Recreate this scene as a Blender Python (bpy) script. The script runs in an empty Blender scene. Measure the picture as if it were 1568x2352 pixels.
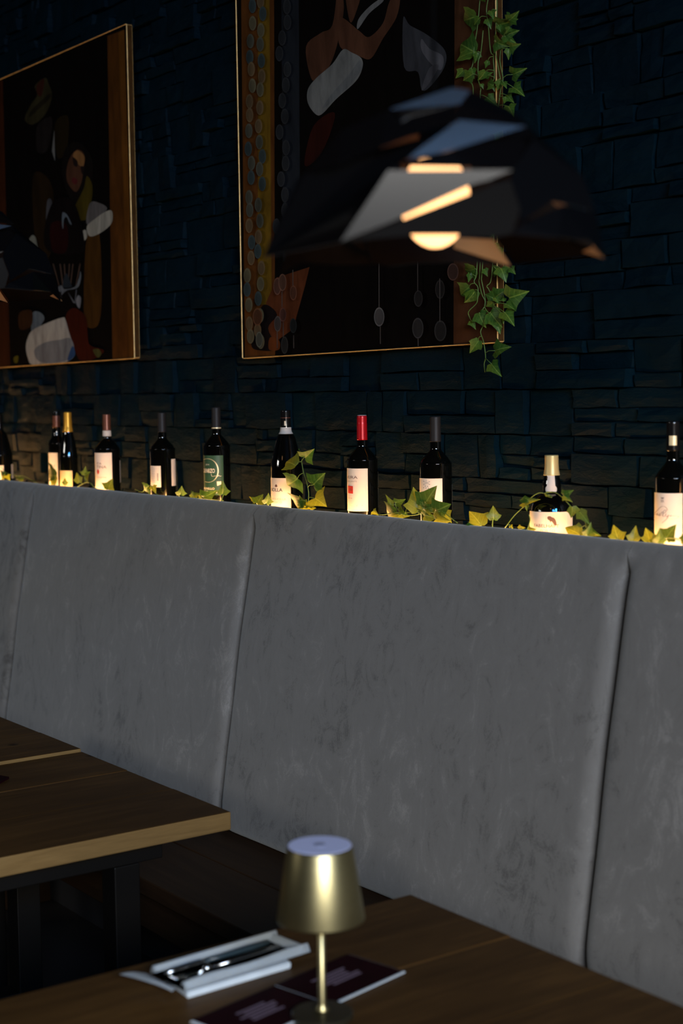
import bpy, bmesh, math, random
from mathutils import Vector, Matrix
random.seed(7)
PI = math.pi
S = bpy.context.scene
COL = S.collection

# ------------------------------------------------------------------ camera
CAM = Vector((0, 0, 1.8))
F = 3544.86
Rr = Vector((0.5852, 0.8108, -0.0135)); Uu = Vector((-0.0561, 0.0571, 0.9968)); Ff = Vector((-0.8083, 0.5834, -0.0791))
yaw, pit, rol = 0.6251986, 0.07917221, -0.01351905
Ff = Vector((-math.cos(yaw)*math.cos(pit), math.sin(yaw)*math.cos(pit), -math.sin(pit)))
r0 = Ff.cross(Vector((0, 0, 1))).normalized(); u0 = r0.cross(Ff)
Rr = math.cos(rol)*r0 + math.sin(rol)*u0; Uu = -math.sin(rol)*r0 + math.cos(rol)*u0
def ray(x, y): return Ff + Rr*((x-784)/F) - Uu*((y-1176)/F)
def atY(x, y, Y): d = ray(x, y); return CAM + d*(Y/d.y)
def atZ(x, y, Z): d = ray(x, y); return CAM + d*((Z-1.8)/d.z)
def atD(x, y, D): return CAM + ray(x, y)*D
cam = bpy.data.cameras.new('camera'); co = bpy.data.objects.new('camera', cam); COL.objects.link(co)
m = Matrix((Rr, Uu, -Ff)).transposed().to_4x4(); m.translation = CAM; co.matrix_world = m
cam.sensor_fit = 'HORIZONTAL'; cam.sensor_width = 24; cam.lens = F*24/1568
cam.dof.use_dof = True; cam.dof.focus_distance = 4.45; cam.dof.aperture_fstop = 2.6; cam.dof.aperture_blades = 0
cam.clip_start = 0.05
S.camera = co
S.view_settings.view_transform = 'Standard'; S.view_settings.look = 'None'
S.view_settings.gamma = 1; S.view_settings.use_curve_mapping = False; S.view_settings.exposure = 0.0

# ------------------------------------------------------------------ materials
def srgb(c):
    return tuple(((v/255)/12.92 if v/255 <= .04045 else ((v/255+.055)/1.055)**2.4) for v in c)
class NT:
    def __init__(s, name):
        s.m = bpy.data.materials.new(name); s.m.use_nodes = True; s.t = s.m.node_tree
        s.b = s.t.nodes['Principled BSDF']; s.out = s.t.nodes['Material Output']
    def n(s, ty, **k):
        nd = s.t.nodes.new(ty)
        for a, v in k.items():
            if a.startswith('i_'): nd.inputs[a[2:].replace('_', ' ')].default_value = v
            else: setattr(nd, a, v)
        return nd
    def l(s, a, b): s.t.links.new(a, b)
    def noise(s, scale, vec=None, detail=4, rough=.55, dist=0):
        nd = s.n('ShaderNodeTexNoise'); nd.inputs['Scale'].default_value = scale; nd.inputs['Detail'].default_value = detail
        nd.inputs['Roughness'].default_value = rough; nd.inputs['Distortion'].default_value = dist
        if vec is not None: s.l(vec, nd.inputs['Vector'])
        return nd.outputs['Fac']
    def mapping(s, scale=(1, 1, 1), rot=(0, 0, 0), kind='Object'):
        tc = s.n('ShaderNodeTexCoord'); mp = s.n('ShaderNodeMapping'); mp.inputs['Scale'].default_value = scale
        mp.inputs['Rotation'].default_value = rot; s.l(tc.outputs[kind], mp.inputs['Vector']); return mp.outputs['Vector']
    def ramp(s, fac, stops):
        r = s.n('ShaderNodeValToRGB'); e = r.color_ramp.elements
        while len(e) < len(stops): e.new(.5)
        for i, (p, c) in enumerate(stops): e[i].position = p; e[i].color = (*c, 1)
        s.l(fac, r.inputs['Fac']); return r.outputs['Color']
    def bump(s, h, strength=.3, dist=.01):
        b = s.n('ShaderNodeBump'); b.inputs['Strength'].default_value = strength; b.inputs['Distance'].default_value = dist
        s.l(h, b.inputs['Height']); s.l(b.outputs['Normal'], s.b.inputs['Normal'])
def P(name, col, rough=.5, metal=0, spec=.5, noise=0, nscale=30, **k):
    t = NT(name); t.b.inputs['Roughness'].default_value = rough; t.b.inputs['Metallic'].default_value = metal
    t.b.inputs['Specular IOR Level'].default_value = spec
    t.b.inputs['Base Color'].default_value = (*col, 1)
    if noise:
        f = t.noise(nscale, t.mapping())
        t.l(t.ramp(f, [(.3, tuple(c*(1-noise) for c in col)), (.7, tuple(min(1, c*(1+noise)) for c in col))]), t.b.inputs['Base Color'])
    for a, v in k.items(): t.b.inputs[a.replace('_', ' ')].default_value = v
    return t.m
M = {}
# stone paint
t = NT('navy_painted_stone')
v = t.mapping()
c = t.ramp(t.noise(3.5, v, 5), [(.3, (.0004, .0054, .0098)), (.7, (.0008, .0092, .0160))])
t.l(c, t.b.inputs['Base Color'])
t.b.inputs['Roughness'].default_value = .5; t.b.inputs['Specular IOR Level'].default_value = .06
n1 = t.noise(14, t.mapping((1, 1, 2.5)), 8, .6, .3)
t.bump(n1, .55, .012); M['stone'] = t.m
# velvet
t = NT('grey_velvet'); v = t.mapping((1, 1, .55)); v2 = t.mapping((1.4, 1, .8), (0, .5, 0))
a = t.noise(3.0, v, 6, .62, 1.2); b_ = t.noise(9, v2, 8, .72, 2.5); d = t.noise(260, t.mapping(), 2)
mx = t.n('ShaderNodeMix', data_type='FLOAT'); mx.inputs[0].default_value = .5; t.l(a, mx.inputs[2]); t.l(b_, mx.inputs[3])
mx2 = t.n('ShaderNodeMix', data_type='FLOAT'); mx2.inputs[0].default_value = .12; t.l(mx.outputs[0], mx2.inputs[2]); t.l(d, mx2.inputs[3])
t.l(t.ramp(mx2.outputs[0], [(.38, (.082, .077, .071)), (.47, (.150, .143, .132)), (.55, (.160, .153, .142)), (.64, (.232, .222, .206))]), t.b.inputs['Base Color'])
t.b.inputs['Roughness'].default_value = .85; t.b.inputs['Specular IOR Level'].default_value = .15
t.b.inputs['Sheen Weight'].default_value = .35; t.b.inputs['Sheen Roughness'].default_value = .45; t.b.inputs['Sheen Tint'].default_value = (.90, .94, .92, 1)
t.bump(b_, .18, .004); M['velvet'] = t.m
def wood(name, c0, c1, c2, axis, rough=.45, sc=1.0):
    t = NT(name)
    s1 = (1.2, 14, 14) if axis == 'x' else (14, 1.2, 14)
    w = t.noise(1.6*sc, t.mapping(s1), 7, .62, .8)
    w2 = t.noise(5*sc, t.mapping(tuple(k*1.6 for k in s1)), 5, .6, .2)
    big = t.noise(1.4, t.mapping(), 3)
    mx = t.n('ShaderNodeMix', data_type='FLOAT'); mx.inputs[0].default_value = .35; t.l(w, mx.inputs[2]); t.l(w2, mx.inputs[3])
    mb = t.n('ShaderNodeMix', data_type='FLOAT'); mb.inputs[0].default_value = .35; t.l(mx.outputs[0], mb.inputs[2]); t.l(big, mb.inputs[3])
    # knots
    vo = t.n('ShaderNodeTexVoronoi'); vo.inputs['Scale'].default_value = 2.6
    t.l(t.mapping((1, 1, 0.2)), vo.inputs['Vector'])
    kr = t.ramp(vo.outputs['Distance'], [(.02, (0, 0, 0)), (.055, (1, 1, 1))])
    cr = t.ramp(mb.outputs[0], [(.32, c0), (.5, c1), (.68, c2)])
    mm = t.n('ShaderNodeMix', data_type='RGBA', blend_type='MULTIPLY'); mm.inputs[0].default_value = .75
    t.l(cr, mm.inputs[6]); t.l(kr, mm.inputs[7]); t.l(mm.outputs[2], t.b.inputs['Base Color'])
    t.b.inputs['Roughness'].default_value = rough; t.b.inputs['Specular IOR Level'].default_value = .10
    t.bump(w, .12, .003)
    return t.m
M['table'] = wood('walnut_stained_board', (.024, .0112, .0034), (.048, .0235, .0068), (.090, .045, .0125), 'y', .5)
M['bench'] = wood('dark_bench_board', (.013, .0066, .0034), (.022, .0115, .0055), (.034, .018, .008), 'x', .55)
M['edge'] = wood('sawn_end_grain', (.105, .062, .021), (.150, .090, .031), (.20, .125, .046), 'y', .7, 2)  # board ends coloured paler than the tops to carry the side light
M['glass'] = P('dark_bottle_glass', (.0016, .0018, .0015), .04, 0, .95)
M['label'] = P('cream_label_paper', (.74, .67, .58), .7, noise=.03)
M['label_y'] = P('yellow_label_paper', (.75, .56, .30), .7, noise=.05)
M['label_g'] = P('green_label_paper', (.022, .075, .034), .5, noise=.08)
M['ink'] = P('black_ink', (.02, .014, .012), .6); M['ink_soft'] = P('faded_ink', (.36, .29, .24), .7)
M['ink_gold'] = P('gold_foil_ink', (.80, .68, .40), .35, .3); M['ink_red'] = P('red_ink', (.62, .035, .02), .5, noise=.1)
M['ink_brown'] = P('brown_ink', (.13, .06, .04), .6); M['ink_cream'] = P('cream_ink', (.78, .70, .52), .5); M['ink_ora'] = P('copper_ink', (.55, .33, .22), .5)
M['ink_grey'] = P('grey_ink', (.33, .33, .32), .6)
M['cap_black'] = P('matte_black_capsule', (.016, .015, .015), .5, 0, .3)
M['cap_gloss'] = P('glossy_black_capsule', (.006, .006, .006), .15)
M['cap_red'] = P('red_screw_cap', (.50, .006, .012), .28, .25); M['cap_gold'] = P('gold_foil_capsule', (.72, .38, .04), .35, .55)
M['cap_yellow'] = P('yellow_foil_capsule', (.62, .50, .22), .4, .3); M['cap_copper'] = P('copper_capsule', (.20, .075, .045), .3, .5)
M['band_white'] = P('white_band', (.60, .57, .52), .6)
M['cap_top'] = P('white_cap_top', (.7, .7, .68), .4)
M['black_metal'] = P('black_lacquered_metal', (.0035, .003, .0025), .5, 0, .12)
M['shade_out'] = P('satin_black_shade', (.0018, .0018, .0022), .215, 0, .55)
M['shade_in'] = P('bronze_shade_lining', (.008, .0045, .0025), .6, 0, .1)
M['lining'] = P('copper_gold_lining', (.40, .21, .08), .5)  # paler than the shade's dark inside: bulb glow put into the colour
M['lining_dark'] = P('dull_copper_lining', (.12, .062, .030), .5)  # weaker bulb glow, painted for the slits
M['bronze'] = P('dark_bronze', (.035, .030, .018), .35, .6)
M['cord'] = P('black_cord', (.002, .002, .002), .9, 0, .02)
def emis(name, col, st):
    t = NT(name); t.b.inputs['Base Color'].default_value = (*col, 1); t.b.inputs['Emission Color'].default_value = (*col, 1)
    t.b.inputs['Emission Strength'].default_value = st; return t.m
M['bulb'] = emis('warm_opal_bulb', (1, .50, .20), 3.2)
M['led'] = emis('warm_light_strip', (1, .50, .16), 85)
M['brass'] = P('brushed_brass', (.37, .32, .165), .38, 1, .5, noise=.05, nscale=60)
M['lamp_top'] = P('pale_lamp_top', (.46, .50, .72), .5, 0)  # white plastic top, blue sky light mixed into its colour
M['lamp_dot'] = P('lamp_touch_button', (.20, .22, .32), .5)
M['paper'] = P('white_paper', (.50, .56, .60), .6, noise=.04)
M['menu'] = P('maroon_cover', (.0085, .0007, .0020), .7, 0, .06, noise=.2)
M['menu_ink'] = P('pale_print', (.12, .085, .12), .7)
M['steel'] = P('polished_steel', (.55, .57, .58), .16, 1)
M['handle'] = P('dark_handle', (.02, .035, .045), .3)
M['shelf'] = P('dark_shelf_board', (.035, .028, .022), .6, noise=.2)
M['dark'] = P('dark_floor', (.010, .008, .007), .6, noise=.3, nscale=4)
M['plaster'] = P('charcoal_plaster', (.010, .010, .012), .8, noise=.2, nscale=6)
M['frame_gold'] = P('gilded_edge', (.85, .52, .18), .45, .2, noise=.25, nscale=40)
M['frame_side'] = P('bronze_frame_side', (.05, .024, .007), .8, 0, .06, noise=.3, nscale=30)
M['winframe'] = P('dark_window_frame', (.02, .02, .02), .5)
# leaf
t = NT('ivy_leaf'); uv = t.n('ShaderNodeUVMap'); sp = t.n('ShaderNodeSeparateXYZ'); t.l(uv.outputs['UV'], sp.inputs[0])
def mth(op, a, b=None, c=None):
    q = t.n('ShaderNodeMath', operation=op)
    for i, v in enumerate((a, b, c)):
        if v is None: continue
        if isinstance(v, (int, float)): q.inputs[i].default_value = v
        else: t.l(v, q.inputs[i])
    return q.outputs[0]
ax = mth('ABSOLUTE', sp.outputs['X']); mid = mth('LESS_THAN', ax, .022)
dg = mth('FRACT', mth('MULTIPLY', mth('SUBTRACT', sp.outputs['Y'], mth('MULTIPLY', ax, .9)), 3.6)); vn = mth('LESS_THAN', dg, .10)
vein = mth('MAXIMUM', mid, mth('MULTIPLY', vn, .6))
nz = t.noise(180, t.mapping(), 2); cc = t.ramp(t.noise(9, t.mapping(), 3), [(.3, (.022, .085, .010)), (.7, (.055, .16, .022))])
sp_ = t.ramp(nz, [(.45, (.7, .7, .7)), (.65, (1.5, 1.5, 1.5))])
mu = t.n('ShaderNodeMix', data_type='RGBA', blend_type='MULTIPLY'); mu.inputs[0].default_value = 1; t.l(cc, mu.inputs[6]); t.l(sp_, mu.inputs[7])
mv = t.n('ShaderNodeMix', data_type='RGBA'); t.l(vein, mv.inputs[0]); t.l(mu.outputs[2], mv.inputs[6]); mv.inputs[7].default_value = (.17, .28, .045, 1)
t.l(mv.outputs[2], t.b.inputs['Base Color']); t.b.inputs['Roughness'].default_value = .42; t.b.inputs['Specular IOR Level'].default_value = .4
tr = t.n('ShaderNodeBsdfTranslucent'); tr.inputs['Color'].default_value = (.30, .32, .02, 1)
ms = t.n('ShaderNodeMixShader'); ms.inputs[0].default_value = .27; t.l(t.b.outputs[0], ms.inputs[1]); t.l(tr.outputs[0], ms.inputs[2]); t.l(ms.outputs[0], t.out.inputs['Surface'])
M['leaf'] = t.m
M['stem'] = P('ivy_stem', (.10, .19, .035), .5)

# ------------------------------------------------------------------ object helpers
def link(name, me, mat, parent=None, smooth=False):
    mats = mat if isinstance(mat, list) else [mat]
    for x in mats: me.materials.append(x)
    o = bpy.data.objects.new(name, me); COL.objects.link(o)
    if parent is not None: o.parent = parent; o.matrix_parent_inverse = pinv(parent)
    if smooth:
        for p in me.polygons: p.use_smooth = True
    return o
WM = {}
def pinv(p): return WM.get(p.name, Matrix.Identity(4)).inverted()
def obj(name, bm, mat, parent=None, smooth=False):
    bmesh.ops.recalc_face_normals(bm, faces=bm.faces)
    me = bpy.data.meshes.new(name); bm.to_mesh(me); bm.free()
    return link(name, me, mat, parent, smooth)
def empty(name, loc, label, cat, group=None):
    o = bpy.data.objects.new(name, None); COL.objects.link(o); o.location = loc; o.empty_display_size = .05
    WM[o.name] = Matrix.Translation(loc)
    return tag(o, label, cat, group)
def tag(o, label, cat, group=None):
    o['label'] = label; o['category'] = cat
    if group: o['group'] = group
    return o
def struct(o): o['kind'] = 'structure'; return o
def box(bm, x0, x1, y0, y1, z0, z1, bev=0, mi=0):
    g = bmesh.ops.create_cube(bm, size=1); vs = g['verts']
    bmesh.ops.transform(bm, matrix=Matrix.Translation(((x0+x1)/2, (y0+y1)/2, (z0+z1)/2)) @ Matrix.Diagonal((x1-x0, y1-y0, z1-z0, 1)), verts=vs)
    fs = set(f for v in vs for f in v.link_faces)
    for f in fs: f.material_index = mi
    if bev:
        es = set(e for v in vs for e in v.link_edges)
        bmesh.ops.bevel(bm, geom=list(es), offset=bev, segments=2, affect='EDGES', profile=.5)
    return vs
def lathe(bm, prof, n=48, cx=0, cy=0, mi=0, a0=0, a1=2*PI):
    full = abs(a1-a0-2*PI) < 1e-6; rings = []
    k = n if full else n+1
    for r, z in prof:
        if r < 1e-6: rings.append([bm.verts.new((cx, cy, z))]); continue
        rings.append([bm.verts.new((cx+r*math.cos(a0+(a1-a0)*i/n), cy+r*math.sin(a0+(a1-a0)*i/n), z)) for i in range(k)])
    for A, B in zip(rings, rings[1:]):
        for i in range(n):
            j = (i+1) % k
            if len(A) == 1 and len(B) == 1: continue
            if len(A) == 1: f = (A[0], B[i], B[j])
            elif len(B) == 1: f = (A[i], A[j], B[0])
            else: f = (A[i], A[j], B[j], B[i])
            bm.faces.new(f).material_index = mi
def tube(bm, pts, r, n=6):
    pts = [Vector(p) for p in pts]; rings = []
    for i, p in enumerate(pts):
        d = (pts[min(i+1, len(pts)-1)]-pts[max(i-1, 0)]).normalized()
        a = d.orthogonal().normalized() if i == 0 else (pa - d*pa.dot(d)).normalized()
        pa = a; b = d.cross(a); rr = r[i] if isinstance(r, list) else r
        rings.append([bm.verts.new(p+(a*math.cos(2*PI*k/n)+b*math.sin(2*PI*k/n))*rr) for k in range(n)])
    for A, B in zip(rings, rings[1:]):
        for k in range(n): bm.faces.new((A[k], A[(k+1) % n], B[(k+1) % n], B[k]))
    bm.faces.new(rings[0][::-1]); bm.faces.new(rings[-1])
def smoothline(pts, k=4):
    pts = [Vector(p) for p in pts]; out = []
    for i in range(len(pts)-1):
        p0 = pts[max(i-1, 0)]; p1 = pts[i]; p2 = pts[i+1]; p3 = pts[min(i+2, len(pts)-1)]
        for j in range(k):
            t = j/k; out.append(.5*((2*p1)+(p2-p0)*t+(2*p0-5*p1+4*p2-p3)*t*t+(3*p1-p0-3*p2+p3)*t**3))
    out.append(pts[-1]); return out

# ------------------------------------------------------------------ room shell
XL, XR, YF, YB, ZC = -9.0, 3.2, -4.2, 2.88, 3.9
bm = bmesh.new(); box(bm, XL-.2, XR+.2, YF-.2, YB+.2, -.1, 0); struct(obj('floor', bm, M['dark']))
bm = bmesh.new(); box(bm, XL-.2, XR+.2, YF-.2, YB+.2, ZC, ZC+.1); struct(obj('ceiling', bm, M['plaster']))
bm = bmesh.new(); box(bm, XL-.2, XL, YF, YB, 0, ZC); struct(obj('wall_left', bm, M['plaster']))
bm = bmesh.new(); box(bm, XL, -6.5, YF-.2, YF, 0, ZC); box(bm, -4.7, XR, YF-.2, YF, 0, ZC); box(bm, -6.5, -4.7, YF-.2, YF, 0, 2.8); box(bm, -6.5, -4.7, YF-.2, YF, 3.6, ZC); struct(obj('wall_front', bm, M['plaster']))
bm = bmesh.new()
for x in (-6.47, -5.6, -4.73): box(bm, x-.025, x+.025, YF-.08, YF-.02, 2.8, 3.6)
for z in (2.83, 3.57): box(bm, -6.5, -4.7, YF-.08, YF-.02, z-.025, z+.025)
struct(obj('window_2', bm, M['winframe']))  # unseen window, added only to hold the fill light
WY0, WY1, WZ0, WZ1 = -2.3, 1.1, 2.15, 3.7
bm = bmesh.new()
box(bm, XR, XR+.2, YF, WY0, 0, ZC); box(bm, XR, XR+.2, WY1, YB, 0, ZC)
box(bm, XR, XR+.2, WY0, WY1, 0, WZ0); box(bm, XR, XR+.2, WY0, WY1, WZ1, ZC)
struct(obj('wall_right', bm, M['plaster']))
bm = bmesh.new()
for y in (WY0+.03, WY0+1.15, WY0+2.3, WY1-.03): box(bm, XR+.02, XR+.08, y-.03, y+.03, WZ0, WZ1)
for z in (WZ0+.03, 3.12, WZ1-.03): box(bm, XR+.02, XR+.08, WY0, WY1, z-.025, z+.025)
struct(obj('window_1', bm, M['winframe']))


# stone wall: courses of ledge stones with real relief
def stone_wall():
    bm = bmesh.new(); rs = random.Random(11)
    box(bm, XL, XR, 2.875, YB+.2, 0, ZC)
    def stone(x0, x1, z0, z1):
        g = .0022; dep = 2.867-rs.uniform(0, .027); nx = max(2, int((x1-x0)/.05)); nz = max(2, int((z1-z0)/.03))
        tl = rs.uniform(-.004, .004); tz = rs.uniform(-.004, .004); grid = []
        for i in range(nx+1):
            row = []
            for j in range(nz+1):
                u = i/nx; w = j/nz
                x = x0+g+(x1-x0-2*g)*u; z = z0+g+(z1-z0-2*g)*w
                if j in (0, nz): z += rs.uniform(-.0025, .0025)
                if i in (0, nx): x += rs.uniform(-.004, .003)*(1 if i else -1)-(.003 if i else -.003)
                y = dep+tl*(u-.5)*2+tz*(w-.5)*2+rs.uniform(-.0012, .0012)
                if i in (0, nx) or j in (0, nz): y += .0025
                row.append(bm.verts.new((x, y, z)))
            grid.append(row)
        for i in range(nx):
            for j in range(nz): bm.faces.new((grid[i][j], grid[i+1][j], grid[i+1][j+1], grid[i][j+1]))
        ed = [grid[i][0] for i in range(nx+1)]+[grid[nx][j] for j in range(1, nz+1)]+[grid[i][nz] for i in range(nx-1, -1, -1)]+[grid[0][j] for j in range(nz-1, 0, -1)]
        bk = [bm.verts.new((v.co.x+(.004 if v.co.x > x1-.014 else -.004 if v.co.x < x0+.014 else 0), 2.88, v.co.z)) for v in ed]
        for k in range(len(ed)): q = (k+1) % len(ed); bm.faces.new((ed[q], ed[k], bk[k], bk[q]))
    def split(x0, x1, z0, z1):
        w, h = x1-x0, z1-z0; q = rs.random()
        if h < .09 or q < .30: cuts = []
        elif q < .68: cuts = [rs.uniform(.3, .7)]
        else: c = rs.uniform(.2, .42); cuts = [c, c+rs.uniform(.22, .38)]
        zs_ = [0]+cuts+[1]
        for a_, b_ in zip(zs_, zs_[1:]):
            za, zb = z0+h*a_, z0+h*b_
            if w > .17 and rs.random() < .62: c = x0+w*rs.uniform(.3, .7); stone(x0, c, za, zb); stone(c, x1, za, zb)
            else: stone(x0, x1, za, zb)
    z = 1.05
    while z < ZC-.02:
        h = .124; x = XL+rs.uniform(-.3, 0)
        while x < 1.0:
            w = rs.uniform(.13, .44); split(max(x, XL), x+w, z, min(z+h, ZC-.005)); x += w
        z += h
    o = obj('wall_back', bm, M['stone']); struct(o)
stone_wall()

# ------------------------------------------------------------------ banquette
bq = empty('banquette', (-4, 2.3, 0), 'long grey velvet banquette with dark plank seat along the navy stone wall', 'bench seat')
PROF = [(2.49, .44), (2.445, .447), (2.418, .475), (2.412, .53), (2.425, .62), (2.447, .76), (2.468, .90), (2.489, 1.03), (2.512, 1.16), (2.536, 1.29), (2.552, 1.368), (2.565, 1.408), (2.581, 1.433), (2.602, 1.4450), (2.620, 1.440), (2.632, 1.424), (2.637, 1.38), (2.638, 1.25)]
def panel(x0, x1, seed):
    rs = random.Random(seed); bm = bmesh.new()
    pr = smoothline([(0, y, z) for y, z in PROF], 4)
    # x stations dense at ends
    xs = []; w = x1-x0; e = .05
    for k in range(9): xs.append(e*(1-math.cos(k/8*PI/2)))
    N = 90
    for k in range(1, N): xs.append(e+(w-2*e)*k/N)
    xs += [w-q for q in xs[:9]][::-1]
    ph = [rs.uniform(0, 6.28) for _ in range(6)]
    rows = []
    for s in xs:
        d = min(s, w-s); row = []
        for i, p in enumerate(pr):
            q = max(0, 1-d/e); fall = 1-math.sqrt(max(0, 1-q*q))
            fade = min(1, max(0, (1.414-p.z)/.035)) if i < len(pr)*.75 else 0
            t0 = pr[max(i-1, 0)]; t1 = pr[min(i+1, len(pr)-1)]; tn = (t1-t0).normalized(); nrm = Vector((0, -tn.z, tn.y))
            off = -.042*fall*fade
            X = x0+s
            # pull folds below the crest, faint cushion belly
            cr = math.exp(-((p.z-1.400)/.028)**2)
            off += cr*.0022*(math.sin(X*61+ph[0]+p.z*40)*math.sin(X*13+ph[1])+.6*math.sin(X*113+ph[2]))
            off += .006*math.sin(min(1, max(0, (p.z-.45)/.95))*PI)*(1-(2*s/w-1)**4) + .0015*math.sin(X*9+ph[3]+p.z*7)*math.sin(p.z*11+ph[4])
            c = p + nrm*off; row.append(bm.verts.new((X, c.y, c.z)))
        rows.append(row)
    for A, B in zip(rows, rows[1:]):
        for i in range(len(A)-1): bm.faces.new((A[i], B[i], B[i+1], A[i+1]))
    for row in (rows[0], rows[-1]): bm.faces.new(row)
    me = obj('back_cushion', bm, M['velvet'], bq, True)
SE = [-8.9, -7.22, -5.632, -4.022, -2.452, -.87, .72]
for i in range(len(SE)-1): panel(SE[i], SE[i+1]-.0005, i)
bm = bmesh.new(); box(bm, -8.9, .72, 2.0, 2.242, .402, .45, .004); obj('seat_board', bm, M['bench'], bq)
bm = bmesh.new(); box(bm, -8.9, .72, 2.246, 2.56, .402, .4495, .004); obj('seat_board', bm, M['bench'], bq)
bm = bmesh.new(); box(bm, -8.9, .72, 2.015, 2.045, .30, .40, .003); obj('front_rail', bm, M['bench'], bq)
bm = bmesh.new(); box(bm, -8.9, .72, 2.30, 2.34, 0, .40); obj('base_panel', bm, M['plaster'], bq)
for x in (-8.2, -6.6, -5.0, -3.55, -1.9, -.3):
    bm = bmesh.new(); box(bm, x-.03, x+.03, 2.03, 2.29, 0, .40, .004); obj('leg', bm, M['bench'], bq)
bm = bmesh.new(); box(bm, -8.9, .72, 2.56, 2.64, .40, 1.25); obj('back_frame', bm, M['plaster'], bq)
# shelf behind the backrest
SZ = 1.400
bm = bmesh.new(); box(bm, -8.9, .72, 2.6405, 2.862, SZ-.03, SZ, .002)
tag(obj('wall_shelf', bm, M['shelf']), 'narrow dark ledge behind the banquette that carries the bottles', 'shelf')
bm = bmesh.new(); tube(bm, [(-8.8, 2.652, SZ+.009), (.6, 2.652, SZ+.009)], .005, 8)
tag(obj('light_strip', bm, M['led']), 'warm glowing light strip along the ledge behind the backrest', 'light strip')

# ------------------------------------------------------------------ tables
def table(x0, x1, y0, y1, ztop, label, seams, grp='plank tables at the banquette'):
    t = empty('dining_table', ((x0+x1)/2, (y0+y1)/2, 0), label, 'table', grp)
    bm = bmesh.new(); xs = [x0]+seams+[x1]
    for i, (a, b) in enumerate(zip(xs, xs[1:])):
        box(bm, a+.0006, b-.0006, y0, y1, ztop-.047, ztop-.0012*(i % 2), .0035)
    for f in bm.faces:
        n = f.normal
    me_o = obj('tabletop', bm, [M['table'], M['edge']], t)
    for p in me_o.data.polygons:
        if p.normal.x > .8 and p.center.x > x1-.004: p.material_index = 1
    for sx in (x0+.12, x1-.12):
        bm = bmesh.new()
        for yy in (y0+.2, y1-.25): box(bm, sx-.035, sx+.035, yy-.035, yy+.035, 0, ztop-.11, .003)
        box(bm, sx-.035, sx+.035, y0+.1, y1-.15, ztop-.11, ztop-.047, .003); box(bm, sx-.035, sx+.035, y0+.2, y1-.25, .08, .14, .003)
        obj('leg_frame', bm, M['black_metal'], t)
    return t
T2 = (-2.472, -1.60, .72, 1.948)
table(*T2, .75, 'nearest dark plank table, with brass lamp and menu on it', [-2.16, -1.88])
table(-3.245-.829, -3.245, .70, 1.989, .75, 'dark plank table at lower left with its pale sawn end facing the camera', [-3.79, -3.535])
table(-4.96, -4.079, .70, 1.989, .758, 'farthest plank table, at left edge behind the pale-ended one', [-4.66, -4.36])

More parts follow.
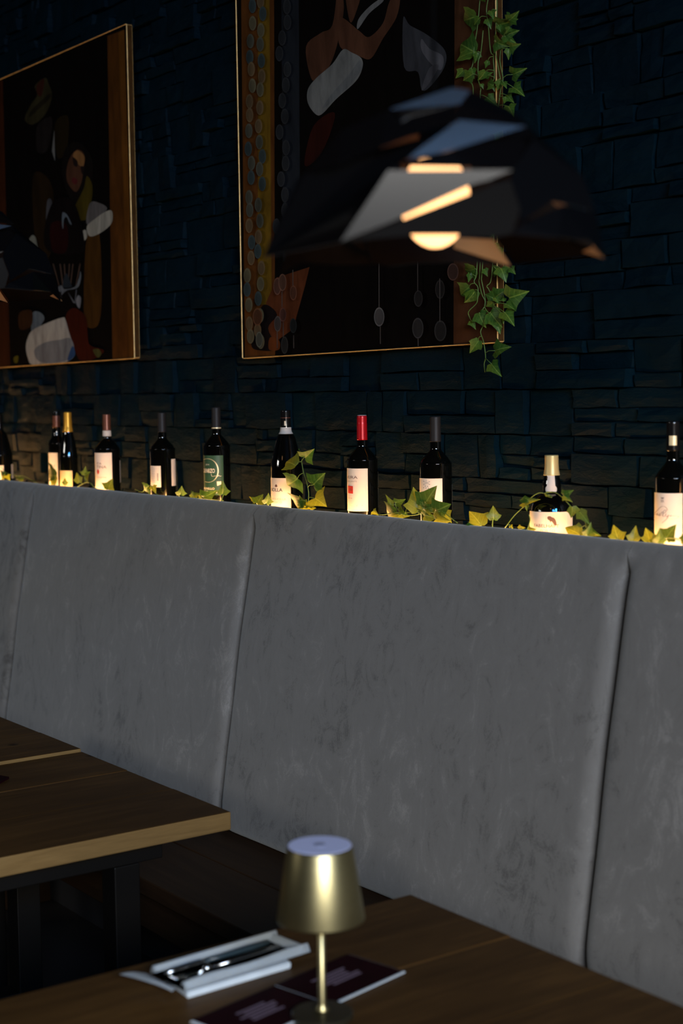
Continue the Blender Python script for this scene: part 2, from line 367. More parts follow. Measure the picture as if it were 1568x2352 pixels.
# ------------------------------------------------------------------ bottles
GRP = 'wine bottles on the ledge behind the banquette'
class Bottle:
    def __init__(s, px, ytop, hw, Y, label, kind, tone='glass', cat='bottle'):
        s.c = atY(px, 1100, Y); s.c.z = SZ
        dep = (s.c-CAM).dot(Ff); s.R = hw*dep/F
        top = atY(px, ytop, Y).z; s.H = top-SZ; s.kind = kind
        s.ac = math.atan2(-s.c.y, -s.c.x)
        s.root = empty('wine_bottle', s.c, label, cat, GRP)
        R, H = s.R, s.H
        if kind == 'bordeaux':
            s.prof = [(0, .004), (R*.6, .003), (R-.004, 0), (R-.001, .002), (R, .006), (R, H-.142), (R*.985, H-.134), (R*.93, H-.125), (R*.83, H-.117), (R*.66, H-.108), (R*.50, H-.100), (.0162, H-.092), (.0150, H-.080), (.0142, H-.03), (.0142, H)]
        elif kind == 'burgundy':
            s.prof = [(0, .004), (R*.6, .003), (R-.004, 0), (R-.001, .002), (R, .006), (R, H-.185), (R*.985, H-.172), (R*.93, H-.155), (R*.82, H-.130), (R*.69, H-.105), (R*.57, H-.083), (.0185, H-.068), (.0160, H-.055), (.0148, H-.03), (.0148, H)]
        else:
            s.prof = [(0, .004), (R*.6, .003), (R-.004, 0), (R-.001, .002), (R, .006), (R*1.0, H-.150), (R*.985, H-.138), (R*.92, H-.122), (R*.80, H-.110), (R*.62, H-.101), (R*.47, H-.096), (.0232, H-.088), (.0235, H-.075), (.021, H-.060), (.0185, H-.048), (.0165, H-.02), (.0165, H)]
        pr = smoothline([(r, 0, z) for r, z in s.prof[4:]], 5)
        prof = s.prof[:4]+[(p.x, p.z) for p in pr]+[(0, H)]
        bm = bmesh.new(); lathe(bm, prof, 56, s.c.x, s.c.y)
        bmesh.ops.translate(bm, vec=(0, 0, SZ), verts=bm.verts)
        s.fine = prof
        obj('glass_body', bm, M[tone], s.root, True)
    def rad(s, z):
        z -= SZ
        for (r0, z0), (r1, z1) in zip(s.fine[3:], s.fine[4:]):
            if z0 <= z <= z1 and z1 > z0: return r0+(r1-r0)*(z-z0)/(z1-z0)
        return s.R
    def zpx(s, y, r=None):
        r = s.R if r is None else r
        px = 784+F*((s.c-CAM).dot(Rr))/((s.c-CAM).dot(Ff)); d = ray(px, y)
        k = (math.hypot(s.c.x, s.c.y)-r*.9)/math.hypot(d.x, d.y); return 1.8+d.z*k
    def cap(s, ybot, mat, extra=.0009, ribs=0, name='capsule', ytop=None, flare=0):
        z1 = SZ+s.H+.0008 if ytop is None else s.zpx(ytop, .015); z0 = s.zpx(ybot, .015); pr = []
        n = 26
        for i in range(n+1):
            z = z0+(z1-z0)*i/n; r = s.rad(min(z, SZ+s.H-.001))+extra
            if ribs and z > z1-.024 and i % 2: r -= .0006
            if flare: r += flare*max(0, 1-(z-z0)/.016)
            pr.append((r, z))
        if ytop is None: pr[-1] = (pr[-1][0]-.001, z1); pr.append((0, z1+.0004))
        pr = [(pr[0][0]-.002, pr[0][1])]+pr
        bm = bmesh.new(); lathe(bm, pr, 40, s.c.x, s.c.y); return obj(name, bm, M[mat], s.root, True)
    def patch(s, a0, a1, z0, z1, mat, off=.0004, name='label', parent=None):
        bm = bmesh.new(); n = 28; k = 6; g = []
        for i in range(n+1):
            a = a0+(a1-a0)*i/n
            g.append([bm.verts.new((s.c.x+(s.rad(z0+(z1-z0)*j/k)+off)*math.cos(a), s.c.y+(s.rad(z0+(z1-z0)*j/k)+off)*math.sin(a), z0+(z1-z0)*j/k)) for j in range(k+1)])
        for i in range(n):
            for j in range(k): bm.faces.new((g[i][j], g[i+1][j], g[i+1][j+1], g[i][j+1]))
        return obj(name, bm, M[mat], parent or s.root, True)
    def lab(s, nr, deg, y0, y1, mat='label', name='label', zmin=None):
        a1 = s.ac+math.asin(max(-1, min(1, nr))); z1 = s.zpx(y0); z0 = max(SZ+.004, s.zpx(y1)) if zmin is None else zmin
        return s.patch(a1-math.radians(deg), a1, z0, z1, mat, name=name)
    def back(s, a_from, deg, y0, y1, name='back_label'):
        a0 = s.ac+math.radians(a_from); return s.patch(a0, a0+math.radians(deg), max(SZ+.004, s.zpx(y1)), s.zpx(y0), 'label', name=name)
    def flat(s, verts, faces, mat, parent, name, off=.0008):
        # verts given as (angle, z) on the bottle surface
        bm = bmesh.new(); vs = [bm.verts.new((a, z, 0)) for a, z in verts]
        for f in faces:
            try: bm.faces.new([vs[i] for i in f])
            except ValueError: pass
        a_lo = min(v[0] for v in verts); a_hi = max(v[0] for v in verts); k = int((a_hi-a_lo)/.07)
        for i in range(1, k+1):
            bmesh.ops.bisect_plane(bm, geom=bm.verts[:]+bm.edges[:]+bm.faces[:], plane_co=(a_lo+(a_hi-a_lo)*i/(k+1), 0, 0), plane_no=(1, 0, 0), dist=1e-7)
        for v in bm.verts:
            a, z = v.co.x, v.co.y; r = s.rad(z)+off; v.co = (s.c.x+r*math.cos(a), s.c.y+r*math.sin(a), z)
        return obj(name, bm, M[mat], parent)
    def text(s, txt, n0, n1, y0, y1, mat, parent, name='lettering', shear=0, bold=0):
        a0 = s.ac+math.asin(n0); a1 = s.ac+math.asin(n1); zt = s.zpx(y0); zb = s.zpx(y1)
        cu = bpy.data.curves.new('t', 'FONT'); cu.body = txt; cu.size = 1; cu.resolution_u = 3; cu.shear = shear; cu.offset = bold
        to = bpy.data.objects.new('t', cu); COL.objects.link(to); bpy.context.view_layer.update()
        dg = bpy.context.evaluated_depsgraph_get(); me = bpy.data.meshes.new_from_object(to.evaluated_get(dg))
        bpy.data.objects.remove(to)
        xs = [v.co.x for v in me.vertices]; ys = [v.co.y for v in me.vertices]; X0, X1, Y0, Y1 = min(xs), max(xs), min(ys), max(ys)
        vs = [(a0+(a1-a0)*(v.co.x-X0)/(X1-X0), zb+(zt-zb)*(v.co.y-Y0)/(Y1-Y0)) for v in me.vertices]
        return s.flat(vs, [list(p.vertices) for p in me.polygons], mat, parent, name)
    def poly(s, pts, mat, parent, name='emblem'):
        # pts in (n, ypx); converted to angle, z
        return s.flat([(s.ac+math.asin(max(-.999, min(.999, n))), s.zpx(y)) for n, y in pts], [list(range(len(pts)))], mat, parent, name)
    def stroke(s, pts, w, mat, parent, name='lettering'):
        P2 = smoothline([(p[0], p[1], 0) for p in pts], 5); vs = []; hw = None
        dep = (s.c-CAM).dot(Ff); pxn = s.R*F/dep
        q = [Vector((p.x*pxn, p.y)) for p in P2]
        for i, p in enumerate(q):
            d = q[min(i+1, len(q)-1)]-q[max(i-1, 0)]; d = d.normalized() if d.length else Vector((1, 0)); nn = Vector((-d.y, d.x))
            ww = w*(.45+.55*abs(d.y)); 
            for sg in (-1, 1): u = p+nn*sg*ww; vs.append((s.ac+math.asin(max(-.999, min(.999, u.x/pxn))), s.zpx(u.y)))
        return s.flat(vs, [[2*i, 2*i+1, 2*i+3, 2*i+2] for i in range(len(q)-1)], mat, parent, name)
def ell(cx, cy, rx, ry, n=20, a0=0): return [(cx+rx*math.cos(a0+2*PI*i/n), cy+ry*math.sin(a0+2*PI*i/n)) for i in range(n)]

b = Bottle(1, 952, 29, 2.712, 'sloping-shouldered dark wine bottle cut off by the left frame edge', 'burgundy')
b.cap(990, 'cap_gloss'); b.lab(.28, 120, 1069, 1102); b.back(60, 60, 1068, 1100)
b = Bottle(133, 945, 19.5, 2.755, 'dark bottle with blank cream label standing partly behind the gold-necked one', 'bordeaux')
b.cap(983, 'cap_gloss'); b.cap(981, 'cap_copper', .0012, 0, 'foil_crest', 955); L = b.lab(.03, 120, 1040, 1122)
b.text('il', -.45, -.28, 1066, 1073, 'ink_soft', L)
b = Bottle(159, 947, 20.5, 2.700, 'sloping-shouldered bottle with golden capsule and low yellow label', 'burgundy')
b.cap(992, 'cap_gold', .0008, 1); b.lab(.34, 130, 1081, 1128, 'label_y')
b = Bottle(248, 952, 28.5, 2.712, 'bottle with copper capsule, white neck ring and dark red spot on the label', 'bordeaux')
b.cap(989, 'cap_copper'); b.cap(1002, 'band_white', .0014, 0, 'neck_band', 989); L = b.lab(.34, 125, 1040, 1130); b.back(72, 60, 1059, 1110)
b.text('ITA', -.84, -.48, 1062, 1067, 'ink_brown', L); b.text('TINA', -.86, -.10, 1069, 1075.5, 'ink_brown', L)
b.poly(ell(-.76, 1083.5, .085, 5.6), 'ink_red', L); b.text('riserva', -.86, -.12, 1094, 1098, 'ink_ora', L)
b = Bottle(374.5, 948, 29, 2.712, 'bottle with long matte black capsule turned to show two small labels and dark glass between', 'bordeaux')
b.cap(993, 'cap_black'); L = b.lab(-.17, 62, 1070, 1119); b.back(41, 95, 1055, 1117)
for k in range(6):
    b.poly([(-.46, 1087+k*2.9), (-.36, 1087.3+k*2.9), (-.36, 1088.8+k*2.9), (-.46, 1088.5+k*2.9)], 'ink', L, 'print')
for k in range(9): b.poly([(-.95, 1074+k*4), (-.62, 1074.6+k*4), (-.62, 1075.5+k*4), (-.95, 1074.9+k*4)], 'ink_soft', L, 'print')
b = Bottle(499, 936, 30.5, 2.712, 'bottle with dark green label bearing a gold crescent ring', 'bordeaux')
b.cap(984, 'cap_black'); b.cap(984.5, 'ink_gold', .0012, 0, 'gold_band', 981.5); L = b.lab(.46, 150, 1046, 1137, 'label_g')
G = 'ink_gold'
ring = []
for i in range(41):
    a = -PI/2+2*PI*i/40; th = .9+1.9*max(0, math.cos(a))**2
    ring.append((478.5-499+24.0*math.cos(a), 1080.5+27.5*math.sin(a), th))
vs = []; fs = []
for i, (x, y, th) in enumerate(ring):
    a = -PI/2+2*PI*i/40
    for sg in (0, -1):
        n = (x+sg*th*math.cos(a))/30.5; vs.append((b.ac+math.asin(max(-.985, min(.985, n))), b.zpx(y+sg*th*math.sin(a))))
    if i and x > -29.3: fs.append([2*i-2, 2*i-1, 2*i+1, 2*i])
b.flat(vs, fs, G, L, 'ring_emblem')
b.text('2014', -.83, -.58, 1065, 1068.7, 'ink_cream', L); b.text('CAPARZO', -.985, -.17, 1076, 1086.2, 'ink_cream', L, bold=.03)
b.stroke([(-.45, 1088), (-.38, 1094), (-.2, 1093), (-.05, 1092.5), (.05, 1094), (.1, 1091), (.2, 1094), (.3, 1093)], .55, 'ink_cream', L)
b.poly([(-.05, 1105.5), (.28, 1105.5), (.28, 1112), (-.02, 1116)], 'ink_cream', L, 'seal')
b.text('BRUNELLO', -.985, -.22, 1119.5, 1124.5, 'ink_cream', L, bold=.02); b.text('MONTALCINO', -.985, -.02, 1127.5, 1132.5, 'ink_cream', L, bold=.02)
b = Bottle(658, 943, 36, 2.712, 'sloping-shouldered bottle with white neck band and cream label lettered in black', 'burgundy')
b.cap(980, 'cap_gloss'); b.cap(960.3, 'cap_copper', .0011, 0, 'copper_line', 959); b.patch(b.ac-.28, b.ac+.05, b.zpx(977.5, .015), b.zpx(967, .015), 'ink_cream', .0016, 'neck_crest')
b.cap(996.5, 'band_white', .0014, 0, 'neck_band', 981.5)
L = b.lab(.245, 120, 1098, 1178); b.text('BOLLA', -.95, -.27, 1121, 1129, 'ink', L, bold=.01)
b.poly([(-.66+.095*(1 if k % 2 else .62)*math.cos(k*PI/5-PI/2), 1115.8+3.6*(1 if k % 2 == 0 else .68)*math.sin(k*PI/5-PI/2)) for k in range(10)], 'ink_brown', L)
b.text('VALPOLICELLA', -.985, -.06, 1144, 1148.5, 'ink_soft', L); b.text('CLASSICO', -.97, -.32, 1151, 1155.5, 'ink_soft', L)
b = Bottle(832.5, 955, 35.3, 2.712, 'bottle with bright red screw cap and cream label with a red square', 'bordeaux')
b.cap(1011, 'cap_red', .0010, 1); bm = bmesh.new(); lathe(bm, [(0, SZ+b.H+.002), (.0135, SZ+b.H+.0019), (.0138, SZ+b.H+.0008)], 32, b.c.x, b.c.y); obj('cap_top', bm, M['cap_top'], b.root)
L = b.lab(.33, 125, 1076, 1174.5); b.back(84, 60, 1085, 1168)
b.text('KIRA', -.94, -.32, 1093, 1099.5, 'ink_brown', L); b.text('LOISLANTI', -.985, -.38, 1104, 1107.6, 'ink_soft', L)
b.poly([(-.94, 1116), (-.62, 1116.5), (-.62, 1134), (-.94, 1133)], 'ink_red', L, 'red_square'); b.text('lb', -.84, -.67, 1122, 1127, 'ink_brown', L)
b.text('2018', -.93, -.69, 1143, 1146, 'ink_soft', L); b.stroke([(-.87, 1160), (-.7, 1162), (-.5, 1163.5)], .2, 'ink_soft', L); b.stroke([(-.42, 1163), (-.38, 1159), (-.36, 1163)], .2, 'ink_soft', L); b.stroke([(-.1, 1162), (-.02, 1159), (-.05, 1162)], .2, 'ink_soft', L)
b = Bottle(1000.5, 957, 37, 2.712, 'matte-black-capped bottle whose cream label shows crossed marks above small circles', 'bordeaux')
b.cap(1015, 'cap_black'); b.cap(972.5, 'cap_black', .0016, 0, 'capsule_ridge', 971)
L = b.lab(.395, 125, 1099, 1176); b.back(84, 60, 1115, 1174)
def X_(x0, y0, x1, y1, w): b.stroke([(x0, y0), ((x0+x1)/2, (y0+y1)/2), (x1, y1)], w, 'ink_grey', L, 'mark')
for (x0, y0, x1, y1) in ((973.5, 1105.5, 986.5, 1112.5), (973.5, 1113, 986.5, 1106)):
    for d in (-.9, .9): X_((x0-1000.5)/37, y0+d, (x1-1000.5)/37, y1+d, .35)
for ex, ey in ((973.3, 1105.5), (986.5, 1106), (973.3, 1113), (986.7, 1112.5)): b.poly(ell((ex-1000.5)/37, ey, .03, 1.2, 10), 'ink_grey', L, 'mark')
X_((979-1000.5)/37, 1102, (979.3-1000.5)/37, 1106, .35)
for ex, ey in ((977.2, 1116.5), (982, 1117), (973.3, 1120.5), (978.5, 1121), (984, 1121.5)): b.poly(ell((ex-1000.5)/37, ey, .035, 1.5, 12), 'ink_grey', L, 'mark')
b = Bottle(1266.5, 1046, 50, 2.712, 'squat round-shouldered dark bottle with yellow foil capsule and a bird on its label', 'port')
b.cap(1092, 'cap_yellow', .0008, 0, flare=.0012); 
NS = b.patch(b.ac-.52, b.ac+.38, b.zpx(1129, .023), b.zpx(1092, .02), 'ink_grey', .0007, 'neck_seal'); NS.data.materials[0] = M['band_white']
cx_, cy_ = -.055, 1122
b.flat([(b.ac-.07+.62*math.cos(2*PI*i/24)*1.05, b.zpx(1124-11*math.sin(2*PI*i/24) if math.sin(2*PI*i/24) > -.5 else 1129.5, .023)) for i in range(24)], [list(range(24))], 'band_white', NS, 'seal_disc')
L = b.lab(.93, 190, 1176, 1240)
b.text('FABELHAFT', -.78, .32, 1204, 1211.5, 'ink_brown', L); b.text('PORTO', -.51, .14, 1216, 1221.5, 'ink_ora', L)
def q9(pts): return [((x/13.07+1210-1266.5)/50, 1080+y/13.07) for x, y in pts]
b.poly(q9([(605, 1410), (640, 1375), (700, 1375), (740, 1405), (800, 1425), (845, 1480), (870, 1560), (880, 1640), (850, 1660), (800, 1625), (760, 1560), (720, 1520), (700, 1570), (680, 1510), (620, 1470)]), 'ink_brown', L, 'bird_emblem')
b.stroke(q9([(790, 1620), (730, 1700), (700, 1780)]), .3, 'ink_ora', L); b.stroke(q9([(770, 1590), (680, 1690), (640, 1740)]), .3, 'ink_ora', L)
for k in range(24):
    y = 1183+k*1.75
    for n in (-.265, .705): b.poly([(n, y), (n+.016, y), (n+.016, y+.8), (n, y+.8)], 'ink_brown', L, 'perforation') if k < 22 and k % 2 == 0 else None
b = Bottle(1545, 968, 41, 2.712, 'tall dark bottle with gold crest on its neck and flowing script, at the right edge', 'bordeaux')
b.cap(1036, 'cap_gloss'); b.patch(b.ac-.6, b.ac+.55, b.zpx(1023, .015), b.zpx(1001, .015), 'ink_gold', .0015, 'gold_crest')
L = b.lab(.52, 135, 1133, 1266)
def q10(pts): return [((x/16.8+1495-1545)/41, 1120+y/16.8) for x, y in pts]
b.poly(q10([(400, 370), (455, 395), (515, 370), (490, 430), (420, 430)]), 'ink_brown', L); b.text('XX', (1495+390/16.8-1545)/41, (1495+510/16.8-1545)/41, 1147.5, 1154, 'ink_brown', L)
for st, w in (([(180, 990), (250, 920), (330, 820), (420, 740), (520, 725), (610, 790), (640, 880)], .45), ([(200, 980), (180, 1080), (240, 1050), (270, 1000), (250, 1090), (300, 1040), (320, 1090), (370, 1000), (340, 1100), (400, 1060), (440, 940), (470, 960)], .4),
              ([(480, 1000), (540, 980), (600, 900), (560, 860), (500, 920), (480, 1010), (470, 1100), (540, 1110), (600, 1000)], .45), ([(670, 1060), (610, 1100), (600, 1130), (650, 1120), (700, 1050), (640, 1160), (560, 1260), (440, 1370)], .45),
              ([(720, 1110), (780, 1050), (750, 1100), (820, 1080), (960, 1090), (1060, 1110)], .3), ([(180, 1150), (210, 1210), (270, 1200)], .2), ([(650, 1180), (800, 1210), (980, 1180), (1060, 1100)], .18)):
    b.stroke(q10(st), w, 'ink_brown', L)
b.text('toscana rosso', (1495+350/16.8-1545)/41, (1495+820/16.8-1545)/41, 1217, 1219.5, 'ink_soft', L)

# ------------------------------------------------------------------ ivy
def leaf_mesh(seed):
    rs = random.Random(seed)
    half = [(.00, .00, .00), (.12, -.10, .02), (.27, -.10, .07), (.34, .03, .13), (.44, .13, .20), (.56, .30, .30), (.37, .40, .42), (.27, .52, .54), (.19, .68, .70), (.10, .85, .86), (.0, 1.03, 1.03)]
    bm = bmesh.new(); uvl = bm.loops.layers.uv.new('UVMap')
    fold = rs.uniform(.22, .5); curl = rs.uniform(.15, .4); tw = rs.uniform(-.15, .15)
    def z(x, y): return abs(x)*fold-curl*(y-.3)**2*.8+tw*x*y+.02*math.sin(9*x+5*y)
    for sg in (1, -1):
        K = 4; rows = []
        for (x, y, ym) in half:
            jx = 1+rs.uniform(-.06, .06)
            rows.append([bm.verts.new((sg*x*jx*k/K, ym+(y-ym)*k/K, z(x*k/K, ym+(y-ym)*k/K))) for k in range(K+1)])
        for A, B in zip(rows, rows[1:]):
            for k in range(K):
                vs = (A[k], A[k+1], B[k+1], B[k])
                try: f = bm.faces.new(vs if sg == 1 else vs[::-1])
                except ValueError: continue
    bmesh.ops.remove_doubles(bm, verts=bm.verts, dist=.0008)
    for f in bm.faces:
        for l in f.loops: l[uvl].uv = (l.vert.co.x, l.vert.co.y)
    me = bpy.data.meshes.new('ivy_leaf'); bm.to_mesh(me); bm.free(); me.materials.append(M['leaf'])
    for p in me.polygons: p.use_smooth = True
    return me
LEAVES = [leaf_mesh(i) for i in range(5)]
rl = random.Random(5)
def leaf(parent, base, tip, Y, wf=1.0, roll=None, depth=None):
    A = atY(*base, Y); B = atY(*tip, Y); d = B-A; L = d.length
    back = (CAM-(A+B)/2).normalized()
    dy = rl.uniform(-.25, .25)*L if depth is None else depth
    d = d+back*dy; yv = d.normalized(); n = back-yv*back.dot(yv); n.normalize()
    n = Matrix.Rotation(rl.uniform(-.5, .5) if roll is None else roll, 3, yv) @ n
    xv = yv.cross(n).normalized()
    o = bpy.data.objects.new('leaf', LEAVES[rl.randrange(5)]); COL.objects.link(o)
    mt = Matrix((xv*L*wf, yv*L, n*L)).transposed().to_4x4(); mt.translation = A
    o.parent = parent; o.matrix_basis = WM[parent.name].inverted() @ mt
    return A
def ivy(label, anchor, stems, leaves, Y, conv, rad=.0011, cat='ivy garland'):
    root = empty('ivy_garland', anchor, label, cat, 'artificial ivy on the ledge and picture') ; allp = []
    for st in stems:
        YY = Y
        if isinstance(st, tuple): st, YY = st
        pts = smoothline([atY(*conv(p), YY)+Vector((0, rl.uniform(-.004, .004), 0)) for p in st], 4); allp += pts
        bm = bmesh.new(); tube(bm, pts, rad); obj('stem', bm, M['stem'], root, True)
    for lf in leaves:
        (bx, by), (tx, ty) = lf[0], lf[1]; YY = lf[2] if len(lf) > 2 and lf[2] else Y+rl.uniform(-.012, .008); wf = lf[3] if len(lf) > 3 else rl.uniform(.8, 1.0)
        A = leaf(root, conv((bx, by)), conv((tx, ty)), YY, wf)
        q = min(allp, key=lambda p: (p-A).length)
        if .004 < (q-A).length < .06:
            mid = (q+A)/2+Vector((0, -.004, .003)); bm = bmesh.new(); tube(bm, smoothline([q, mid, A], 3), rad*.8, 5); obj('leaf_stalk', bm, M['stem'], root, True)
    return root
# hanging ivy at the picture's right edge: one long plant
cA = lambda p: (1030+p[0]/7.127, p[1]/7.127)       # upper crop
lowoff = 600*7.127
def LO(L): return [tuple((p[0], p[1]+lowoff) for p in e[:2])+tuple(e[2:]) for e in L]
def LS(st): return [(x, y+lowoff) for x, y in st]
up_st = [[(560, -150), (495, 0), (470, 400), (400, 780), (385, 1030), (345, 1230), (400, 1410), (415, 1520), (430, 1900)], [(580, 500), (550, 730), (515, 900), (500, 1030), (480, 1300), (530, 1450), (525, 1560), (500, 2200)],
         [(680, -150), (650, 0), (620, 180), (640, 400), (700, 830), (715, 900), (750, 1000), (740, 1200), (730, 1300)], [(780, -150), (780, 0), (790, 340), (765, 540), (775, 700), (790, 900), (860, 1300)], [(850, 700), (850, 1000), (880, 1280), (830, 1500), (800, 1730), (760, 2300)]]
lo_st = [LS([(480, -2100), (500, -900), (450, 140), (430, 330), (470, 430), (460, 640), (420, 715), (340, 830), (335, 935)]), LS([(560, -2000), (560, -900), (505, 180), (480, 330), (550, 540), (580, 650), (590, 760), (680, 870)]),
         LS([(640, -2000), (620, -800), (560, 200), (550, 300), (575, 520), (585, 700), (570, 790), (545, 900), (540, 1050), (520, 1160), (570, 1300), (605, 1470), (600, 1590), (570, 1680), (595, 1820)]), LS([(760, -1900), (760, -700), (690, 240), (645, 400), (650, 450), (700, 580), (745, 680), (720, 770), (660, 840)])]
up = [((440, 270), (165, 370)), ((500, 300), (400, 420)), ((420, 850), (140, 690)), ((470, 860), (430, 1040)), ((800, 400), (1060, 355)), ((820, 420), (850, 520)), ((1000, 330), (1150, 190)), ((900, 590), (1135, 495)), ((770, 680), (948, 770)), ((930, 590), (1060, 680)), ((980, 800), (980, 975)), ((1000, 760), (1165, 735)),
      ((1050, 1220), (1265, 1120)), ((1060, 1430), (1225, 1545)), ((960, 1560), (1060, 1680)), ((940, 1600), (900, 1700)), ((980, 1740), (1075, 1910)), ((600, 1170), (480, 1330)), ((620, 1250), (715, 1180)), ((240, 1150), (125, 1270)), ((380, 1220), (220, 1330)), ((730, 1400), (610, 1340)), ((740, 1410), (750, 1500)), ((840, 1320), (790, 1490)),
      ((540, 1380), (565, 1450)), ((640, 1600), (780, 1720)), ((580, -30), (510, 30)), ((700, 180), (740, 330)), ((640, 320), (690, 460)), ((900, 1350), (950, 1445)), ((380, 1130), (420, 1290)), ((1000, 240), (920, 300)), ((640, 1000), (600, 1120)), ((1000, 450), (930, 560))]
mid = [((500+rl.uniform(-250, 350), y), (500+rl.uniform(-350, 500), y+rl.uniform(60, 200))) for y in range(1950, 4200, 190)]
lo = LO([((330, 430), (130, 590)), ((350, 200), (330, 345)), ((430, 490), (270, 695)), ((500, 850), (590, 1085), None, 1.1), ((760, 590), (950, 455)), ((985, 600), (1245, 520), None, 1.1), ((730, 600), (600, 545)), ((720, 680), (620, 745)), ((760, 600), (820, 690)), ((910, 650), (885, 560)),
      ((920, 840), (1070, 1035)), ((690, 850), (850, 1060), None, 1.1), ((770, 930), (845, 1190)), ((880, 860), (905, 1020)), ((940, 700), (1065, 775)), ((760, 1465), (1005, 1385)), ((700, 1680), (857, 1890)), ((490, 1300), (350, 1495)), ((860, 120), (940, 330), None, 1.2), ((1020, 110), (1088, 215)), ((590, 130), (632, 250)), ((800, 150), (660, 220)), ((430, 130), (200, 170)), ((380, 980), (440, 1120))])
ivy('ivy strands hanging down over the right edge of the large dark picture', atY(1110, 300, 2.79), up_st+lo_st, up+mid+lo, 2.79, cA, .0012)
# ledge garlands
def cv(ox, oy, s): return lambda p: (ox+p[0]/s, oy+p[1]/s)
z1 = cv(0, 930, 5.407); z2 = cv(320, 920, 6.533); z3 = cv(560, 930, 6.533); z4 = cv(770, 930, 5.058); z5 = cv(1060, 1030, 4.612); z6 = cv(1380, 960, 7.585)
ident = lambda p: p
def cvl(f, L): return [(f(e[0]), f(e[1]))+tuple(e[2:]) for e in L]
YG = 2.640
st = [[z1(p) for p in [(-80, 900), (0, 770), (60, 840), (200, 880), (300, 885), (410, 945), (560, 1010)]], [z1(p) for p in [(700, 1000), (900, 1040), (1060, 965), (1130, 975), (1160, 1020), (1300, 1090)]], [z2(p) for p in [(-60, 1330), (50, 1370), (100, 1310), (180, 1280), (300, 1420), (700, 1450), (960, 1470), (1245, 1500)]], [z2(p) for p in [(1240, 1490), (1250, 1400)]]]
lv = cvl(z1, [((60, 870), (0, 905)), ((80, 880), (120, 930)), ((230, 940), (290, 915)), ((700, 880), (565, 868)), ((640, 900), (700, 930)), ((805, 990), (805, 900)), ((985, 960), (950, 840)), ((1050, 880), (1112, 835)), ((1060, 860), (1058, 760)), ((1345, 1050), (1385, 930), None, 1.2)]) \
   + cvl(z2, [((200, 1290), (252, 1395)), ((140, 1290), (50, 1370)), ((610, 1410), (640, 1295), None, 1.3), ((790, 1450), (800, 1365)), ((800, 1440), (890, 1400)), ((960, 1450), (1110, 1385)), ((930, 1450), (880, 1400)), ((1245, 1400), (1262, 1210), None, 1.0)])
ivy('leftmost ivy strand on the ledge, yellow-lit leaves in front of the first bottles', atY(300, 1130, YG), st, lv, YG, ident, .0011)
st = [([z3(p) for p in [(960, 1560), (970, 1340), (940, 1150), (890, 1020), (860, 880), (850, 840), (900, 780)]]), [z3(p) for p in [(100, 1490), (330, 1500), (380, 1505)]]]
lv = cvl(z3, [((160, 1470), (85, 1370), None, .4), ((200, 1475), (285, 1340), None, 1.1), ((340, 1475), (375, 1340), None, 1.2), ((775, 910), (610, 825), None, 1.1), ((800, 1110), (645, 1218), None, 1.3), ((1040, 1200), (1180, 1050), None, 1.3), ((1060, 1400), (1225, 1505), None, 1.3), ((910, 790), (1040, 685), 2.70, 1.1), ((860, 1430), (665, 1470), None, 1.0), ((900, 1510), (830, 1370)), ((860, 1520), (1000, 1545)), ((1010, 1550), (1085, 1545)), ((450, 840), (425, 785), 2.75), ((800, 700), (780, 620), 2.75)])
ivy('ivy sprig climbing beside the bottle with the white neck band', atY(700, 1160, YG), st, lv, YG, ident, .0013)
st = [[z4(p) for p in [(440, 1240), (520, 1275), (700, 1260), (840, 1285), (960, 1270), (1040, 1240), (1150, 1260), (1260, 1350)]], [z4(p) for p in [(1200, 1240), (1240, 1240), (1330, 1300), (1430, 1370)]], [z4(p) for p in [(960, 1270), (955, 1180), (945, 1080)]], [z4(p) for p in [(1030, 1240), (1040, 1160)]], [z4(p) for p in [(800, 1280), (720, 1200), (700, 1130)]], [z4(p) for p in [(700, 1290), (900, 1240), (1100, 1290), (1300, 1350)]], [z4(p) for p in [(820, 1260), (830, 1190)]]]
lv = cvl(z4, [((650, 1180), (592, 1045), None, .5), ((700, 1140), (790, 1110)), ((710, 1250), (545, 1285), None, 1.1), ((740, 1250), (830, 1290), None, 1.2), ((960, 1230), (905, 950), None, .95), ((1030, 1180), (1155, 955), None, 1.1), ((1040, 1200), (985, 1080)), ((1170, 1230), (1325, 1160), None, 1.2), ((1030, 1290), (1160, 1310), None, 1.0), ((1270, 1250), (1345, 1365)), ((440, 1235), (495, 1278)), ((1160, 1330), (1330, 1355)), ((1060, 1200), (1160, 1180))])
ivy('tangled dark green ivy in front of the matte-black-capped bottle with crossed marks', atY(950, 1180, YG), st, lv, YG, ident, .0012)
YP = 2.628
st = [[z5(p) for p in [(465, 845), (570, 705), (690, 575), (740, 520), (820, 470), (885, 480), (930, 500), (950, 520)]], [z5(p) for p in [(880, 470), (990, 465), (1100, 540), (1160, 610), (1220, 680), (1290, 760), (1330, 850)]], [z5(p) for p in [(315, 840), (320, 800), (335, 740)]], [z5(p) for p in [(200, 820), (205, 800)]], [z5(p) for p in [(695, 870), (720, 760), (716, 700)]],
      [z6(p) for p in [(200, 2160), (560, 2200), (1040, 2200), (1080, 2120), (1130, 2090)]], [z5(p) for p in [(500, 800), (540, 850)]]]
